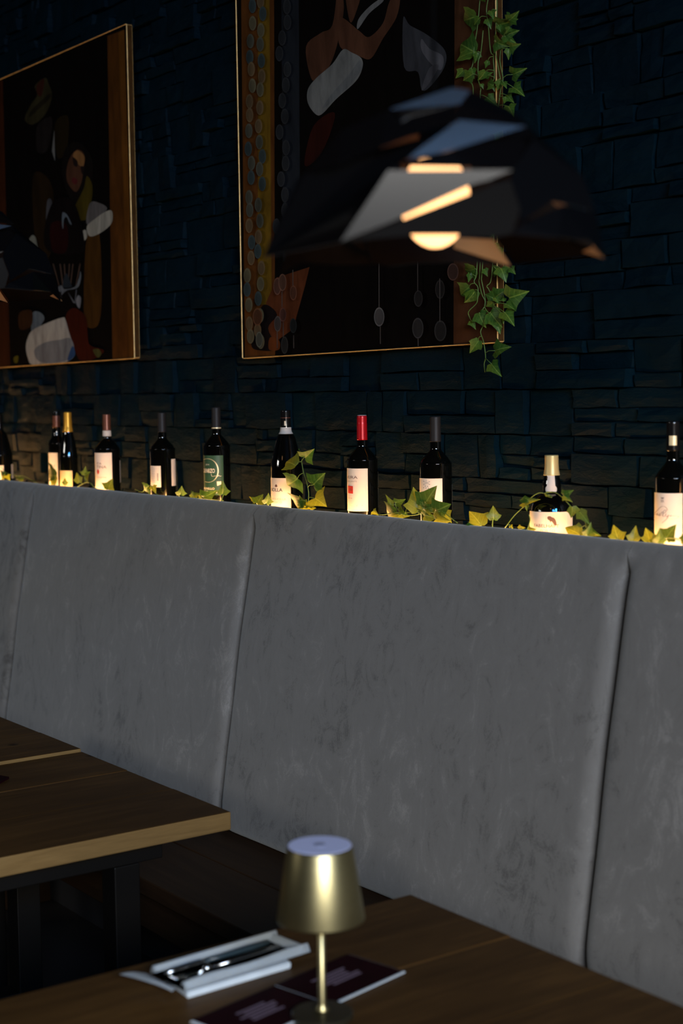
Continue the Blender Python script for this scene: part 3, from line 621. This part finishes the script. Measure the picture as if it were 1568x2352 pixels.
lv = cvl(z5, [((205, 815), (90, 663), None, 1.1), ((335, 750), (335, 606), None, 1.1), ((640, 580), (800, 540), YP, .5), ((700, 560), (640, 590), YP), ((1080, 495), (1170, 450), YP), ((1090, 500), (1160, 560), YP), ((1170, 620), (1165, 745), YP, 1.2), ((1250, 670), (1350, 800), YP, .7), ((1330, 930), (1370, 790)), ((1320, 850), (1452, 925)), ((1250, 910), (1100, 835), None, .9), ((1180, 920), (1240, 870)), ((600, 850), (660, 840)), ((710, 870), (775, 855)), ((520, 820), (545, 850)), ((1290, 920), (1300, 850)), ((690, 590), (690, 670), YP, .6), ((890, 480), (940, 520), YP, .5)]) \
   + cvl(z6, [((300, 2140), (212, 1830), None, .9), ((560, 2150), (600, 1885), None, .9), ((850, 2170), (780, 1885), None, 1.0), ((990, 2180), (1040, 1925), None, 1.0), ((1135, 2090), (1285, 1875), None, 1.1), ((1440, 2160), (1370, 2100)), ((1450, 2130), (1440, 1960)), ((930, 2170), (920, 2000))])
ivy('ivy strand looped over the squat bottle and running to the right edge', atY(1300, 1230, YG), st, lv, YG, ident, .0012)

# ------------------------------------------------------------------ paintings
PM = {}
def paint(c):
    c = tuple(v*.62 for v in c); k = c
    if k not in PM:
        t = NT('oil_paint'); f = t.noise(22, t.mapping((1, 1, .3)), 5, .6, .5)
        t.l(t.ramp(f, [(.25, tuple(v*.55 for v in c)), (.75, tuple(v*1.3 for v in c))]), t.b.inputs['Base Color'])
        t.b.inputs['Roughness'].default_value = .6; t.b.inputs['Specular IOR Level'].default_value = .05; PM[k] = t.m
    return PM[k]
def painting(x0, x1, z0, z1, dz, label, shapes, frontY=2.810, edge=M['frame_gold']):
    root = empty('painting', ((x0+x1)/2, frontY, z0), label, 'painting')
    bm = bmesh.new(); mats = [paint((.0035, .0025, .002))]
    def zz(x, z): return z+dz*(x-x0)/(x1-x0)
    vs = box(bm, x0+.006, x1-.006, frontY, frontY+.022, z0, z1)
    for v in bm.verts: v.co.z = zz(v.co.x, v.co.z)
    off = .0003
    for sh in shapes:
        pts, c, sm = sh
        if c not in [None]:
            mt = paint(c)
            if mt not in mats: mats.append(mt)
            P3 = [atY(x, y, frontY) for x, y in pts]
            if sm:
                q = P3+P3[:1]; P3 = []
                n = len(q)-1
                for i in range(n):
                    p0, p1, p2, p3 = q[(i-1) % n], q[i], q[(i+1) % n], q[(i+2) % n]
                    for j in range(5):
                        t_ = j/5; P3.append(.5*((2*p1)+(p2-p0)*t_+(2*p0-5*p1+4*p2-p3)*t_*t_+(3*p1-p0-3*p2+p3)*t_**3))
            P3 = [Vector((min(max(p.x, x0+.007), x1-.007), frontY-off, min(max(p.z, zz(p.x, z0)+.001), zz(p.x, z1)-.001))) for p in P3]
            f = bm.faces.new([bm.verts.new(p) for p in P3]); f.material_index = mats.index(mt)
            off += .00006
    me = bpy.data.meshes.new('canvas'); bm.to_mesh(me); bm.free(); link('canvas', me, mats, root)
    bm = bmesh.new(); e = .0045
    for a in ((x0, x0+e, z0, z1), (x1-e, x1, z0, z1), (x0+e, x1-e, z0-e*.6, z0), (x0+e, x1-e, z1, z1+e*.6)):
        box(bm, a[0], a[1], frontY-.0025, frontY+.022, a[2], a[3], .0022)
    for v in bm.verts: v.co.z = zz(v.co.x, v.co.z)
    bm.normal_update()
    fo = obj('frame', bm, [edge, M['frame_side']], root)
    for p in fo.data.polygons:
        if abs(p.normal.x) > .93: p.material_index = 1
    bm = bmesh.new(); box(bm, (x0+x1)/2-.1, (x0+x1)/2+.1, frontY+.022, 2.876, z1-.3, z1-.25); obj('hanger', bm, M['winframe'], root)
p1 = lambda L: [(x/2.8, 40+y/2.8) for x, y in L]
p1b = lambda L: [(x/4.612, 700+y/4.612) for x, y in L]
p6 = lambda L: [(x/6.031, 480+y/6.031) for x, y in L]
WH = (.42, .40, .33); SK = (.10, .042, .022)
sh1 = [(p1([(690, 120), (800, 78), (868, 2196), (724, 2202)]), (.11, .038, .006), 0), (p1([(760, 100), (800, 78), (866, 2196), (830, 2198)]), (.16, .058, .008), 0), (p1([(-500, 400), (18, 400), (66, 2255), (-500, 2330)]), (.06, .016, .004), 0),
       (p1([(560, 1400), (640, 1400), (650, 1900), (590, 2000), (540, 1900)]), (.075, .032, .005), 1), (p1([(220, 1000), (340, 1100), (330, 1500), (250, 1560), (215, 1300)]), (.022, .012, .004), 1),
       (p1([(160, 650), (200, 560), (240, 500), (225, 440), (290, 388), (315, 430), (335, 500), (310, 590), (260, 660), (200, 690)]), (.040, .034, .014), 1), (p1([(200, 600), (260, 540), (320, 490), (330, 510), (250, 590), (190, 640)]), (.02, .016, .008), 1), (p1([(235, 440), (285, 395), (270, 500), (245, 500)]), (.05, .014, .008), 1),
       (p1([(240, 700), (330, 640), (330, 760), (300, 860), (240, 860)]), (.018, .014, .013), 1), (p1([(350, 720), (355, 925), (335, 860)]), (.18, .18, .17), 0), (p1([(355, 680), (440, 640), (430, 850), (370, 900)]), (.020, .013, .004), 1),
       (p1([(420, 850), (500, 800), (580, 880), (600, 1000), (560, 1250), (470, 1200), (400, 1000)]), (.008, .006, .005), 1), (p1([(560, 1020), (595, 1080), (590, 1180), (570, 1290), (500, 1300), (480, 1230), (500, 1180), (540, 1100)]), (.075, .055, .006), 1),
       (p1([(435, 950), (465, 880), (505, 850), (545, 890), (535, 1000), (525, 1060), (495, 1120), (460, 1100), (430, 1040)]), SK, 1), (p1([(500, 855), (545, 895), (535, 960), (500, 940), (470, 890)]), (.32, .15, .05), 1), (p1([(470, 900), (500, 925), (498, 960), (475, 950)]), (.02, .012, .01), 1), (p1([(520, 960), (545, 965), (530, 1010)]), (.02, .012, .01), 1), (p1([(470, 1030), (500, 1045), (490, 1075), (465, 1060)]), (.12, .02, .02), 1),
       (p1([(310, 1170), (335, 1180), (335, 1290), (300, 1350), (300, 1230)]), (.09, .09, .10), 1), (p1([(580, 1195), (640, 1193), (690, 1235), (600, 1320), (556, 1320)]), (.14, .13, .125), 1), (p1([(560, 1345), (620, 1290), (670, 1255), (715, 1240), (727, 1275), (715, 1330), (650, 1385), (580, 1408)]), WH, 1), (p1([(510, 1400), (550, 1365), (562, 1410), (535, 1442)]), WH, 1), (p1([(185, 1440), (210, 1400), (235, 1430), (245, 1540), (190, 1480)]), (.26, .27, .22), 1),
       (p1([(350, 1180), (470, 1180), (540, 1400), (520, 1520), (310, 1500), (290, 1350)]), (.006, .004, .004), 1), (p1([(330, 1330), (430, 1330), (430, 1500), (340, 1500)]), (.022, .003, .003), 1)] \
    + [(p6([(x, 760), (x+14, 760), (x+50*s+14, 1060), (x+50*s, 1060)]), (.12, .075, .055), 0) for x, s in ((735, 1.6), (830, .8), (890, .3), (960, -.3), (1010, -.7), (1110, -1.2))] \
    + [(p6([(870, 60), (900, 50), (940, 90), (1000, 210), (970, 200), (930, 110), (890, 150), (880, 280), (865, 200)]), (.16, .20, .23), 1), (p6([(800, 1090), (860, 1060), (900, 1110), (1040, 1080), (1100, 960), (1120, 860), (1130, 960), (1080, 1090), (930, 1130), (840, 1210), (860, 1150), (810, 1150)]), (.17, .19, .21), 1), (p6([(940, 1140), (1040, 1290), (1060, 1110), (1070, 1120), (1050, 1310), (1020, 1300)]), (.15, .16, .18), 0), (p6([(1060, 1260), (1090, 1195), (1130, 1240), (1110, 1375), (1070, 1330)]), (.24, .25, .27), 1), (p6([(900, 930), (940, 900), (990, 1040), (1000, 1080), (880, 1080)]), (.025, .035, .045), 1),
       (p1b([(700, 160), (760, 40), (850, 60), (920, 150), (935, 330), (960, 430), (1110, 490), (960, 595), (870, 600), (800, 490)]), (.060, .009, .003), 1), (p1b([(350, 90), (430, 80), (475, 150), (400, 260), (340, 290)]), (.15, .19, .22), 1), (p1b([(280, 450), (300, 350), (350, 270), (500, 195), (665, 135), (700, 160), (740, 300), (795, 470), (790, 550), (700, 610), (560, 635), (350, 637), (300, 560)]), (.50, .48, .42), 1), (p1b([(370, 480), (480, 400), (640, 370), (760, 360), (785, 540), (620, 610), (420, 600)]), (.24, .25, .26), 1), (p1b([(770, 440), (800, 490), (790, 550), (720, 590)]), (.03, .08, .20), 1), (p1b([(990, 480), (1050, 470), (1080, 520), (1040, 560)]), (.09, .09, .025), 1), (p1b([(150, 560), (200, 540), (190, 610), (160, 610)]), (.14, .12, .01), 1), (p1b([(210, 90), (340, 60), (340, 220), (220, 260)]), (.045, .018, .006), 1)]
painting(-6.62, -5.215, 1.918, 3.155, .012, 'dark figure painting with a large white cuff, left of the bigger picture', sh1)
p2 = lambda L: [(540+x/2.24, y/2.24) for x, y in L]
p2b = lambda L: [(540+x/4.356, 580+y/4.356) for x, y in L]
rs = random.Random(3)
sh2 = [([(545, -600), (624, -600), (632, 840), (563, 840)], (.14, .048, .010), 0), ([(588, -600), (612, -600), (624, 700), (592, 700)], (.20, .11, .010), 0), ([(640, -600), (680, -600), (690, 600), (650, 600)], (.020, .024, .030), 0),
       (p2b([(420, 250), (745, 145), (700, 330), (580, 765), (300, 970), (310, 500)]), (.14, .040, .014), 0), (p2b([(160, 920), (220, 640), (300, 520), (420, 620), (330, 760), (420, 960), (250, 980)]), (.012, .008, .008), 1), (p2b([(350, 850), (440, 880), (440, 970), (340, 970)]), (.16, .045, .012), 1),
       (p2([(365, 240), (440, 170), (500, 130), (530, -60), (560, 40), (520, 250), (470, 370), (430, 410), (390, 400)]), SK, 1), (p2([(570, -60), (650, -60), (620, 70), (590, 110)]), SK, 1), (p2([(535, 110), (560, 95), (640, 160), (690, 190), (760, 120), (790, 20), (830, -60), (850, -20), (830, 90), (760, 200), (700, 300), (640, 290), (540, 240)]), (.11, .046, .024), 1),
       (p2([(555, 255), (600, 270), (650, 300), (655, 350), (620, 420), (520, 510), (450, 585), (415, 588), (375, 530), (375, 460), (420, 400), (500, 330)]), (.21, .215, .20), 1), (p2([(640, 310), (650, 360), (560, 470), (450, 560), (500, 480), (590, 380)]), (.17, .18, .175), 1), (p2([(690, 35), (755, -10), (760, 10), (690, 70), (632, 150), (635, 100)]), (.20, .20, .19), 1),
       (p2([(865, 95), (900, 130), (990, 180), (1080, 260), (1075, 350), (1000, 450), (960, 460), (940, 370), (870, 345)]), (.055, .058, .065), 1), (p2([(960, 200), (1000, 250), (1070, 290), (1060, 360), (1010, 330), (960, 260)]), (.13, .13, .14), 1), (p2([(1000, 350), (1050, 340), (990, 440), (960, 460)]), (.10, .10, .11), 1),
       ([(720, 290), (770, 260), (740, 350), (700, 380)], (.035, .007, .004), 1), ([(1046, -600), (1140, -600), (1140, 800), (1042, 800)], (.085, .034, .014), 0)]
for y in list(range(-560, 830, 36)):
    c = [(.16, .14, .08), (.11, .11, .08), (.18, .12, .06), (.06, .085, .085)][rs.randrange(4)]
    for cx in (580, 604): 
        yy = y+rs.uniform(-8, 8)+(18 if cx == 604 else 0); xx = cx+rs.uniform(-5, 5)
        if yy < 805: sh2.append((ell(xx, yy, 8.5, 17, 14), c, 0)); sh2.append((ell(xx-.5, yy+1, 6.3, 13.5, 14), tuple(v*.72 for v in c), 0))
    xx = 648+rs.uniform(-6, 25)
    if y < 600: sh2.append((ell(xx, y, 9, 18, 14), (.040, .043, .046), 0)); sh2.append((ell(xx, y, 7, 15, 14), (.026, .029, .032), 0))
for (x, y, rx, ry, c) in [(645, 658, 9, 20, (.2, .09, .06)), (657, 649, 9, 20, (.22, .11, .07)), (682, 673, 8, 17, (.22, .09, .05)), (658, 723, 8, 16, (.18, .075, .055)), (646, 744, 8, 18, (.12, .10, .09)), (662, 793, 8, 20, (.055, .055, .05)), (682, 748, 8, 17, (.03, .035, .035)), (600, 728, 11, 20, (.20, .085, .04)), (604, 780, 8, 18, (.17, .18, .14)),
                          (880, 728, 12, 22, (.16, .155, .15)), (970, 686, 10, 19, (.045, .042, .04)), (969, 754, 13, 24, (.06, .058, .056)), (1020, 665, 11, 22, (.035, .032, .03)), (1021, 760, 14, 24, (.05, .048, .046)), (1050, 625, 13, 20, (.11, .06, .045))]:
    sh2.append((ell(x, y, rx, ry, 18), c, 0)); sh2.append((ell(x, y, rx*.84, ry*.86, 18), tuple(v*.45 for v in c), 0))
for x, y0, y1 in ((880, 580, 706), (883, 750, 790), (969, 600, 670), (970, 778, 795), (1020, 640, 740), (657, 670, 705), (682, 620, 657), (646, 762, 800), (660, 740, 775), (684, 770, 800)):
    sh2.append(([(x-.8, y0), (x+.8, y0), (x+1.1, y1), (x-.7, y1)], (.11, .095, .085), 0))
painting(-4.455, -3.157, 1.911, 3.50, .012, 'large dark picture of a bare-armed figure, with orange side bands and hanging discs', sh2)

# ------------------------------------------------------------------ pendant lamps
def panel_mesh(pts3, cen, th=.0016):
    mid = sum(pts3, Vector())/len(pts3); n = Vector((0, 0, 0))
    for i in range(len(pts3)): n += (pts3[i]-mid).cross(pts3[(i+1) % len(pts3)]-mid)
    n.normalize()
    if n.dot(mid-cen) < 0: pts3 = pts3[::-1]; n = -n
    b0 = bmesh.new(); b0.faces.new([b0.verts.new(p) for p in pts3]); bmesh.ops.triangulate(b0, faces=b0.faces[:]); b0.verts.index_update()
    tris = [[v.index for v in f.verts] for f in b0.faces]; b0.free()
    bm = bmesh.new(); A = [bm.verts.new(p) for p in pts3]; B = [bm.verts.new(p-n*th) for p in pts3]
    for t_ in tris:
        bm.faces.new([A[i] for i in t_]); bm.faces.new([B[i] for i in t_][::-1]).material_index = 1
    for i in range(len(A)): j = (i+1) % len(A); bm.faces.new((A[j], A[i], B[i], B[j]))
    return bm
LC = Vector((-1.71, 1.40, 0)); d0 = 2.21; LC = atD(1000, 600, d0); LC.y = LC.y
HR, HH = .246, .235; RIMZ = LC.z-.006
AX = Vector((LC.x, LC.y, RIMZ)); ACAM = math.atan2(CAM.y-LC.y, CAM.x-LC.x)
def dome(x, y):
    # photo point -> point on the faceted dome's bounding surface (front side)
    d = ray(x, y); o = CAM-AX
    sx, sy, sz = 1/HR, 1/HR, 1/HH
    O = Vector((o.x*sx, o.y*sy, o.z*sz)); D = Vector((d.x*sx, d.y*sy, d.z*sz))
    a = D.dot(D); bq_ = 2*O.dot(D); c = O.dot(O)-1; disc = bq_*bq_-4*a*c
    k = (-bq_-math.sqrt(disc))/(2*a) if disc > 0 else -bq_/(2*a)
    return CAM+d*k
yc_ = (WY0+WY1)/2
zp = lambda x, y: (560+x/1.782, 150+y/1.782)
PAN = [  # each: outline in dome directions, lift (m outward), pitch
    [(600, 178), (850, 92), (925, 104), (885, 158), (650, 204)],
    [(385, 400), (250, 440), (400, 262), (595, 182), (640, 206), (875, 160), (790, 245), (560, 332)],
    [(885, 160), (930, 104), (1085, 178), (1165, 246), (880, 222), (798, 247)],
    [(80, 785), (215, 470), (250, 440), (560, 338), (600, 332), (782, 284), (660, 385), (588, 430), (395, 722)],
    [(655, 387), (880, 224), (1155, 250), (830, 352), (650, 384)],
    [(832, 354), (1158, 254), (1185, 300), (1100, 425), (920, 412), (665, 409), (640, 398), (700, 400), (815, 378)],
    [(395, 722), (590, 430), (1100, 428), (1000, 470), (940, 485), (600, 642)],
    [(600, 652), (965, 512), (1090, 470), (1130, 590), (1100, 690), (1010, 706), (875, 694), (700, 694), (395, 724)],
    [(1102, 425), (1186, 302), (1162, 252), (1200, 330), (1385, 450), (1440, 600), (1300, 562), (1262, 558), (1128, 648), (1132, 590), (1092, 470)],
    [(1130, 652), (1180, 632), (1300, 574), (1442, 604), (1478, 790), (1412, 716), (1290, 706), (1102, 690)],
]
def plane_pts(pl, nrm, push=0):
    # a flat facet of the shade: its plane passes through the dome at its middle and has its own tilt
    p3 = [dome(*zp(*p)) for p in pl]; mid = sum(p3, Vector())/len(p3); n = Vector(nrm).normalized(); mid = mid+n*push; out = []
    for p in pl:
        d = ray(*zp(*p)); out.append(CAM+d*((mid-CAM).dot(n)/d.dot(n)))
    return out
cd = (CAM-AX).normalized(); wl = (Vector((XR, yc_, 2.64))-AX).normalized(); ws = (Vector((XR, yc_, 3.41))-AX).normalized()
FAC = {0: ((cd+ws).normalized()+Vector((0, 0, .045)), 0), 4: ((cd+ws).normalized()+Vector((0, 0, .045)), .012), 6: ((cd+wl).normalized()+Vector((0, 0, -.13)), .016), 7: (cd+Rr*.05+Vector((0, 0, -.30)), 0), 8: (cd+Rr*.75+Vector((0, 0, .25)), 0)}
def far(x, y, s_=.965):
    d = ray(x, y); o = CAM-AX; O = Vector((o.x/HR, o.y/HR, o.z/HH)); D = Vector((d.x/HR, d.y/HR, d.z/HH))
    a = D.dot(D); b2 = 2*O.dot(D); c = O.dot(O)-s_*s_; disc = max(0, b2*b2-4*a*c); return CAM+d*((-b2+math.sqrt(disc))/(2*a))
def build_pendant(label):
    root = empty('pendant_lamp', (AX.x, AX.y, RIMZ), label, 'pendant lamp', 'faceted black pendant lamps over the tables')
    cen = AX+Vector((0, 0, .05))
    for k, pl in enumerate(PAN):
        p3 = plane_pts(pl, *FAC[k]) if k in FAC else [dome(*zp(*p)) for p in pl]
        for rot in (0, 1):
            q = p3
            if rot:
                R2 = Matrix.Translation(AX) @ Matrix.Rotation(PI, 4, 'Z') @ Matrix.Translation(-AX); q = [R2 @ p for p in p3]
            obj('shade_panel', panel_mesh(q, cen), [M['shade_out'], M['shade_in']], root)
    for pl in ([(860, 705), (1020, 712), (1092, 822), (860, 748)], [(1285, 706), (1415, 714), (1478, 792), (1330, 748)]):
        obj('lining_panel', panel_mesh([far(*zp(*p)) for p in pl], cen, .001), [M['lining'], M['lining']], root)  # patches coloured as the bulb-lit far side of the shade
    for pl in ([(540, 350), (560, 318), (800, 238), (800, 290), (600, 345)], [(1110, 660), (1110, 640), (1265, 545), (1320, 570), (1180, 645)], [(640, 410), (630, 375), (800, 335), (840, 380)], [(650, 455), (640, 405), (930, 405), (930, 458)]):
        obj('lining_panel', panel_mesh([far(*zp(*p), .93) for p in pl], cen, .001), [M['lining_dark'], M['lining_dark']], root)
    bz = RIMZ+.092
    bm = bmesh.new(); bmesh.ops.create_uvsphere(bm, u_segments=24, v_segments=16, radius=.05, matrix=Matrix.Translation((AX.x, AX.y, bz)) @ Matrix.Diagonal((1, 1, 1.35, 1))); obj('bulb', bm, M['bulb'], root, True)
    bm = bmesh.new(); lathe(bm, [(0, bz+.11), (.022, bz+.11), (.024, bz+.04), (.018, bz+.038)], 24, AX.x, AX.y); obj('socket', bm, M['black_metal'], root, True)
    bm = bmesh.new()
    for k in range(3):
        a = k*2*PI/3+.4; tube(bm, [(AX.x, AX.y, bz+.10), (AX.x+.16*math.cos(a), AX.y+.16*math.sin(a), RIMZ+.150)], .002, 6)
    tube(bm, [(AX.x, AX.y, bz+.1), (AX.x, AX.y, RIMZ+HH-.002)], .005, 8); obj('inner_bracket', bm, M['black_metal'], root)
    bm = bmesh.new(); tube(bm, [(AX.x, AX.y, RIMZ+HH-.004), (AX.x, AX.y, ZC)], .0025, 6); obj('cord', bm, M['cord'], root)
    return root
lamp1 = build_pendant('large blurred faceted black pendant lamp hanging before the bigger picture')
c2 = atD(-92, 700, 3.66); tz = c2.z+.004
lamp2 = lamp1.copy(); COL.objects.link(lamp2); lamp2.location = (c2.x, c2.y, tz); lamp2.rotation_euler = (0, 0, math.atan2(-c2.y, -c2.x)-ACAM)
lamp2['label'] = 'farther faceted black pendant lamp cut off by the left frame edge'
for ch in list(lamp1.children):
    c = ch.copy(); COL.objects.link(c); c.parent = lamp2; c.matrix_parent_inverse = ch.matrix_parent_inverse.copy()

# ------------------------------------------------------------------ table lamp
lp = atZ(740, 2338, .75); lx, ly = lp.x, lp.y
tl = empty('table_lamp', (lx, ly, .75), 'small brass cordless lamp with tapered shade standing on the nearest table', 'table lamp')
bm = bmesh.new(); lathe(bm, [(0, .75), (.050, .75), (.052, .752), (.052, .759), (.050, .761), (0, .762)], 64, lx, ly); obj('base', bm, M['bronze'], tl)
bm = bmesh.new(); lathe(bm, [(0, .762), (.0115, .762), (.012, .766), (.0075, .772), (.0068, .775), (.0068, .99), (0, .99)], 32, lx, ly); obj('stem', bm, M['brass'], tl, True)
bm = bmesh.new(); lathe(bm, [(.0700, .924), (.0735, .9205), (.0738, .923), (.0548, 1.043), (.0535, 1.0455), (.0525, 1.0445), (.0715, .924)], 96, lx, ly); obj('lamp_shade', bm, M['brass'], tl, True)
bm = bmesh.new(); lathe(bm, [(0, 1.040), (.0533, 1.040), (.0533, 1.0450), (.0525, 1.0462), (0, 1.0462)], 64, lx, ly); obj('shade_top', bm, M['lamp_top'], tl)
bm = bmesh.new(); lathe(bm, [(0, 1.0463), (.0095, 1.0463), (.0095, 1.0475), (0, 1.0476)], 32, lx, ly); obj('touch_button', bm, M['lamp_dot'], tl)

# ------------------------------------------------------------------ menu, napkins, cutlery
def slab(name, corners, z0, z1, mat, parent=None, bev=0):
    bm = bmesh.new(); A = [bm.verts.new((x, y, z0)) for x, y in corners]; B = [bm.verts.new((x, y, z1)) for x, y in corners]; n = len(A)
    bm.faces.new(A); bm.faces.new(B)
    for i in range(n): j = (i+1) % n; bm.faces.new((A[i], A[j], B[j], B[i]))
    bmesh.ops.recalc_face_normals(bm, faces=bm.faces)
    if bev: bmesh.ops.bevel(bm, geom=list(bm.edges), offset=bev, segments=2, affect='EDGES')
    return obj(name, bm, mat, parent)
mn = empty('menu_booklet', (-2.18, 1.45, .75), 'maroon folded menu with pale print lying under the brass lamp', 'menu')
dm = Vector((.215, -.977)); A = Vector((-2.139, 1.668)); Bc = A+Vector((-.977, -.215))*.130; Cc = Bc+dm*.40
Dc = A+(Cc-Bc)
def lerp(u, w): q = Bc+(Cc-Bc)*u+(A-Bc)*w; return (q.x, q.y)
slab('pages', [lerp(.0, -.01), lerp(.0, 1.03), lerp(1.0, 1.03), lerp(1.0, -.01)], .7505, .7525, M['paper'], mn)
slab('cover', [lerp(.008, .0), lerp(.008, 1.0), lerp(.49, 1.0), lerp(.49, .0)], .7526, .7540, M['menu'], mn)
slab('cover', [lerp(.50, .0), lerp(.50, 1.0), lerp(.985, 1.0), lerp(.985, .0)], .7526, .7540, M['menu'], mn)
for u0 in (.25, .74):
    bm = bmesh.new(); rs = random.Random(int(u0*100))
    for k in range(5):
        w = .28+k*.075; a = u0-.10+rs.uniform(-.02, .03); c = u0+.10+rs.uniform(-.04, .02)
        pts = [lerp(a, w), lerp(a, w+.045), lerp(c, w+.045), lerp(c, w)]
        bm.faces.new([bm.verts.new((x, y, .7542)) for x, y in pts])
    obj('print', bm, M['menu_ink'], mn)
# far menu on the middle table
fm = [atZ(21, 1789, .75), atZ(-60, 1775, .75), atZ(-90, 1800, .75), atZ(-5, 1803, .75)]
tag(slab('menu_booklet', [(p.x, p.y) for p in fm], .7495, .756, M['menu']), 'corner of a small dark object lying on the pale-ended table at left edge', 'menu')
# stack of folded napkins with cutlery pouch
zs = .75
def W(x, y, z): p = atZ(x, y, z); return (p.x, p.y)
nk = [W(430, 2292, .752), W(668, 2222, .752), W(610, 2163, .752), W(375, 2250, .752)]
ns = tag(slab('folded_napkins', nk, .7502, .7615, M['paper'], None, .002), 'white folded napkins underneath the cutlery tray on the nearest table', 'napkins')
ty = empty('cutlery_tray', (-2.38, 1.44, .762), 'white paper cutlery holder with curled end beside the maroon menu', 'cutlery holder')
zt = .764
near0, near1, far1, far0 = [Vector((*W(*p, zt+.008), 0)) for p in ((425, 2266), (712, 2176), (628, 2143), (345, 2226))]
def T(u, w, z=zt):  # u along, w across from near to far
    q = near0.lerp(near1, u).lerp(far0.lerp(far1, u), w); return Vector((q.x, q.y, z))
def sheet(name, f, nu, nw, mat, parent, th=.0012):
    bm = bmesh.new(); g = [[bm.verts.new(f(i/nu, j/nw)) for j in range(nw+1)] for i in range(nu+1)]
    for i in range(nu):
        for j in range(nw): bm.faces.new((g[i][j], g[i+1][j], g[i+1][j+1], g[i][j+1]))
    bmesh.ops.solidify(bm, geom=bm.faces, thickness=th); return obj(name, bm, mat, parent, True)
sheet('tray_base', lambda u, w: T(u, w, .7635), 12, 6, M['paper'], ty, .0015)
sheet('near_wall', lambda u, w: T(u, w*.14, .764+.014*math.sin(w*PI*.95)+.003*math.sin(u*9)*w), 24, 6, M['paper'], ty)
sheet('far_wall', lambda u, w: T(u, 1-w*.12, .764+.016*math.sin(w*PI*.9)), 24, 6, M['paper'], ty)
sheet('end_wall', lambda u, w: T(.93+u*.07, w, .764+.012*math.sin(u*PI*.9)), 6, 10, M['paper'], ty)
sheet('curled_flap', lambda u, w: T(-.02-.20*u*(.25+.75*w**1.5), .1+.95*w, .764+.012*u*w+.004*math.sin(u*3)), 10, 10, M['paper'], ty)
sheet('dark_lining', lambda u, w: T(.30+u*.62, .14+w*.72, .7655), 8, 4, M['handle'], ty, .0008)
def cutl(name, w, kind, label):
    r = empty(name, T(.5, w, .768), label, kind if kind != 'knife' else 'knife')
    dirv = (T(1, w)-T(0, w)).normalized(); sd = Vector((-dirv.y, dirv.x, 0)); L = (T(1, w)-T(0, w)).length
    def pt(u, s, z): return T(0, w)+dirv*(u*L)+sd*s+Vector((0, 0, z-zt))
    bm = bmesh.new(); tube(bm, [pt(u, 0, .7725) for u in (.34, .5, .7, .86)], [.0035, .0042, .0055, .0045], 10); obj('handle', bm, M['handle'] if kind == 'knife' else M['steel'], r, True)
    bm = bmesh.new()
    if kind == 'knife':
        tube(bm, [pt(u, 0, .7725) for u in (.02, .1, .3, .34)], [.001, .0055, .006, .003], 8)
        for v in bm.verts:
            pass
        obj('blade', bm, M['steel'], r, True)
    else:
        prof = [(.22, .004), (.18, .010), (.13, .011), (.11, .0105)]
        tube(bm, [pt(.34, 0, .7725), pt(.25, 0, .771), pt(.20, 0, .770)], [.003, .003, .0035], 8)
        vs = []
        for u, hw in prof: vs.append((bm.verts.new(pt(u, -hw, .770)), bm.verts.new(pt(u, hw, .770))))
        for A_, B_ in zip(vs, vs[1:]): bm.faces.new((A_[0], A_[1], B_[1], B_[0]))
        for k in range(4):
            s = -.0085+k*.0057; tube(bm, [pt(.115, s, .770), pt(.05, s, .772), pt(.0, s, .776)], [.0014, .0012, .0006], 5)
        obj('fork_head', bm, M['steel'], r, True)
        bm = bmesh.new(); bmesh.ops.create_uvsphere(bm, u_segments=16, v_segments=10, radius=.008, matrix=Matrix.Translation(pt(.27, 0, .774))); obj('bolster', bm, M['steel'], r, True)
cutl('table_knife', .68, 'knife', 'knife with dark handle lying at the back of the cutlery holder')
cutl('table_fork', .38, 'fork', 'shiny steel fork lying in the front of the cutlery holder')

# ------------------------------------------------------------------ light
w = bpy.data.worlds.new('world'); S.world = w; w.use_nodes = True
w.node_tree.nodes['Background'].inputs[0].default_value = (.25, .45, .8, 1); w.node_tree.nodes['Background'].inputs[1].default_value = .3
def area(name, loc, target, sx, sy, power, col, spread=180):
    l = bpy.data.lights.new(name, 'AREA'); l.shape = 'RECTANGLE'; l.size = sx; l.size_y = sy; l.energy = power; l.color = col; l.spread = math.radians(spread)
    o = bpy.data.objects.new(name, l); COL.objects.link(o); o.location = loc
    o.rotation_euler = (Vector(target)-Vector(loc)).to_track_quat('-Z', 'Y').to_euler(); return o
yc = (WY0+WY1)/2
area('window_daylight', (XR+.12, yc, 2.64), (-5, yc+2.4, -1.6), WY1-WY0, .95, 130, (1.0, .945, .855), 84)
area('window_sky', (XR+.12, yc, 3.41), (-4, yc+1.6, 1.2), WY1-WY0, .55, 42, (.07, .40, 1.0), 70)

area('side_window_daylight', (-5.6, YF-.12, 3.2), (-5.6, 2.4, .8), 1.8, .7, 17, (1.0, .96, .88), 90)  # added fill lamp that evens out the velvet from an invented window
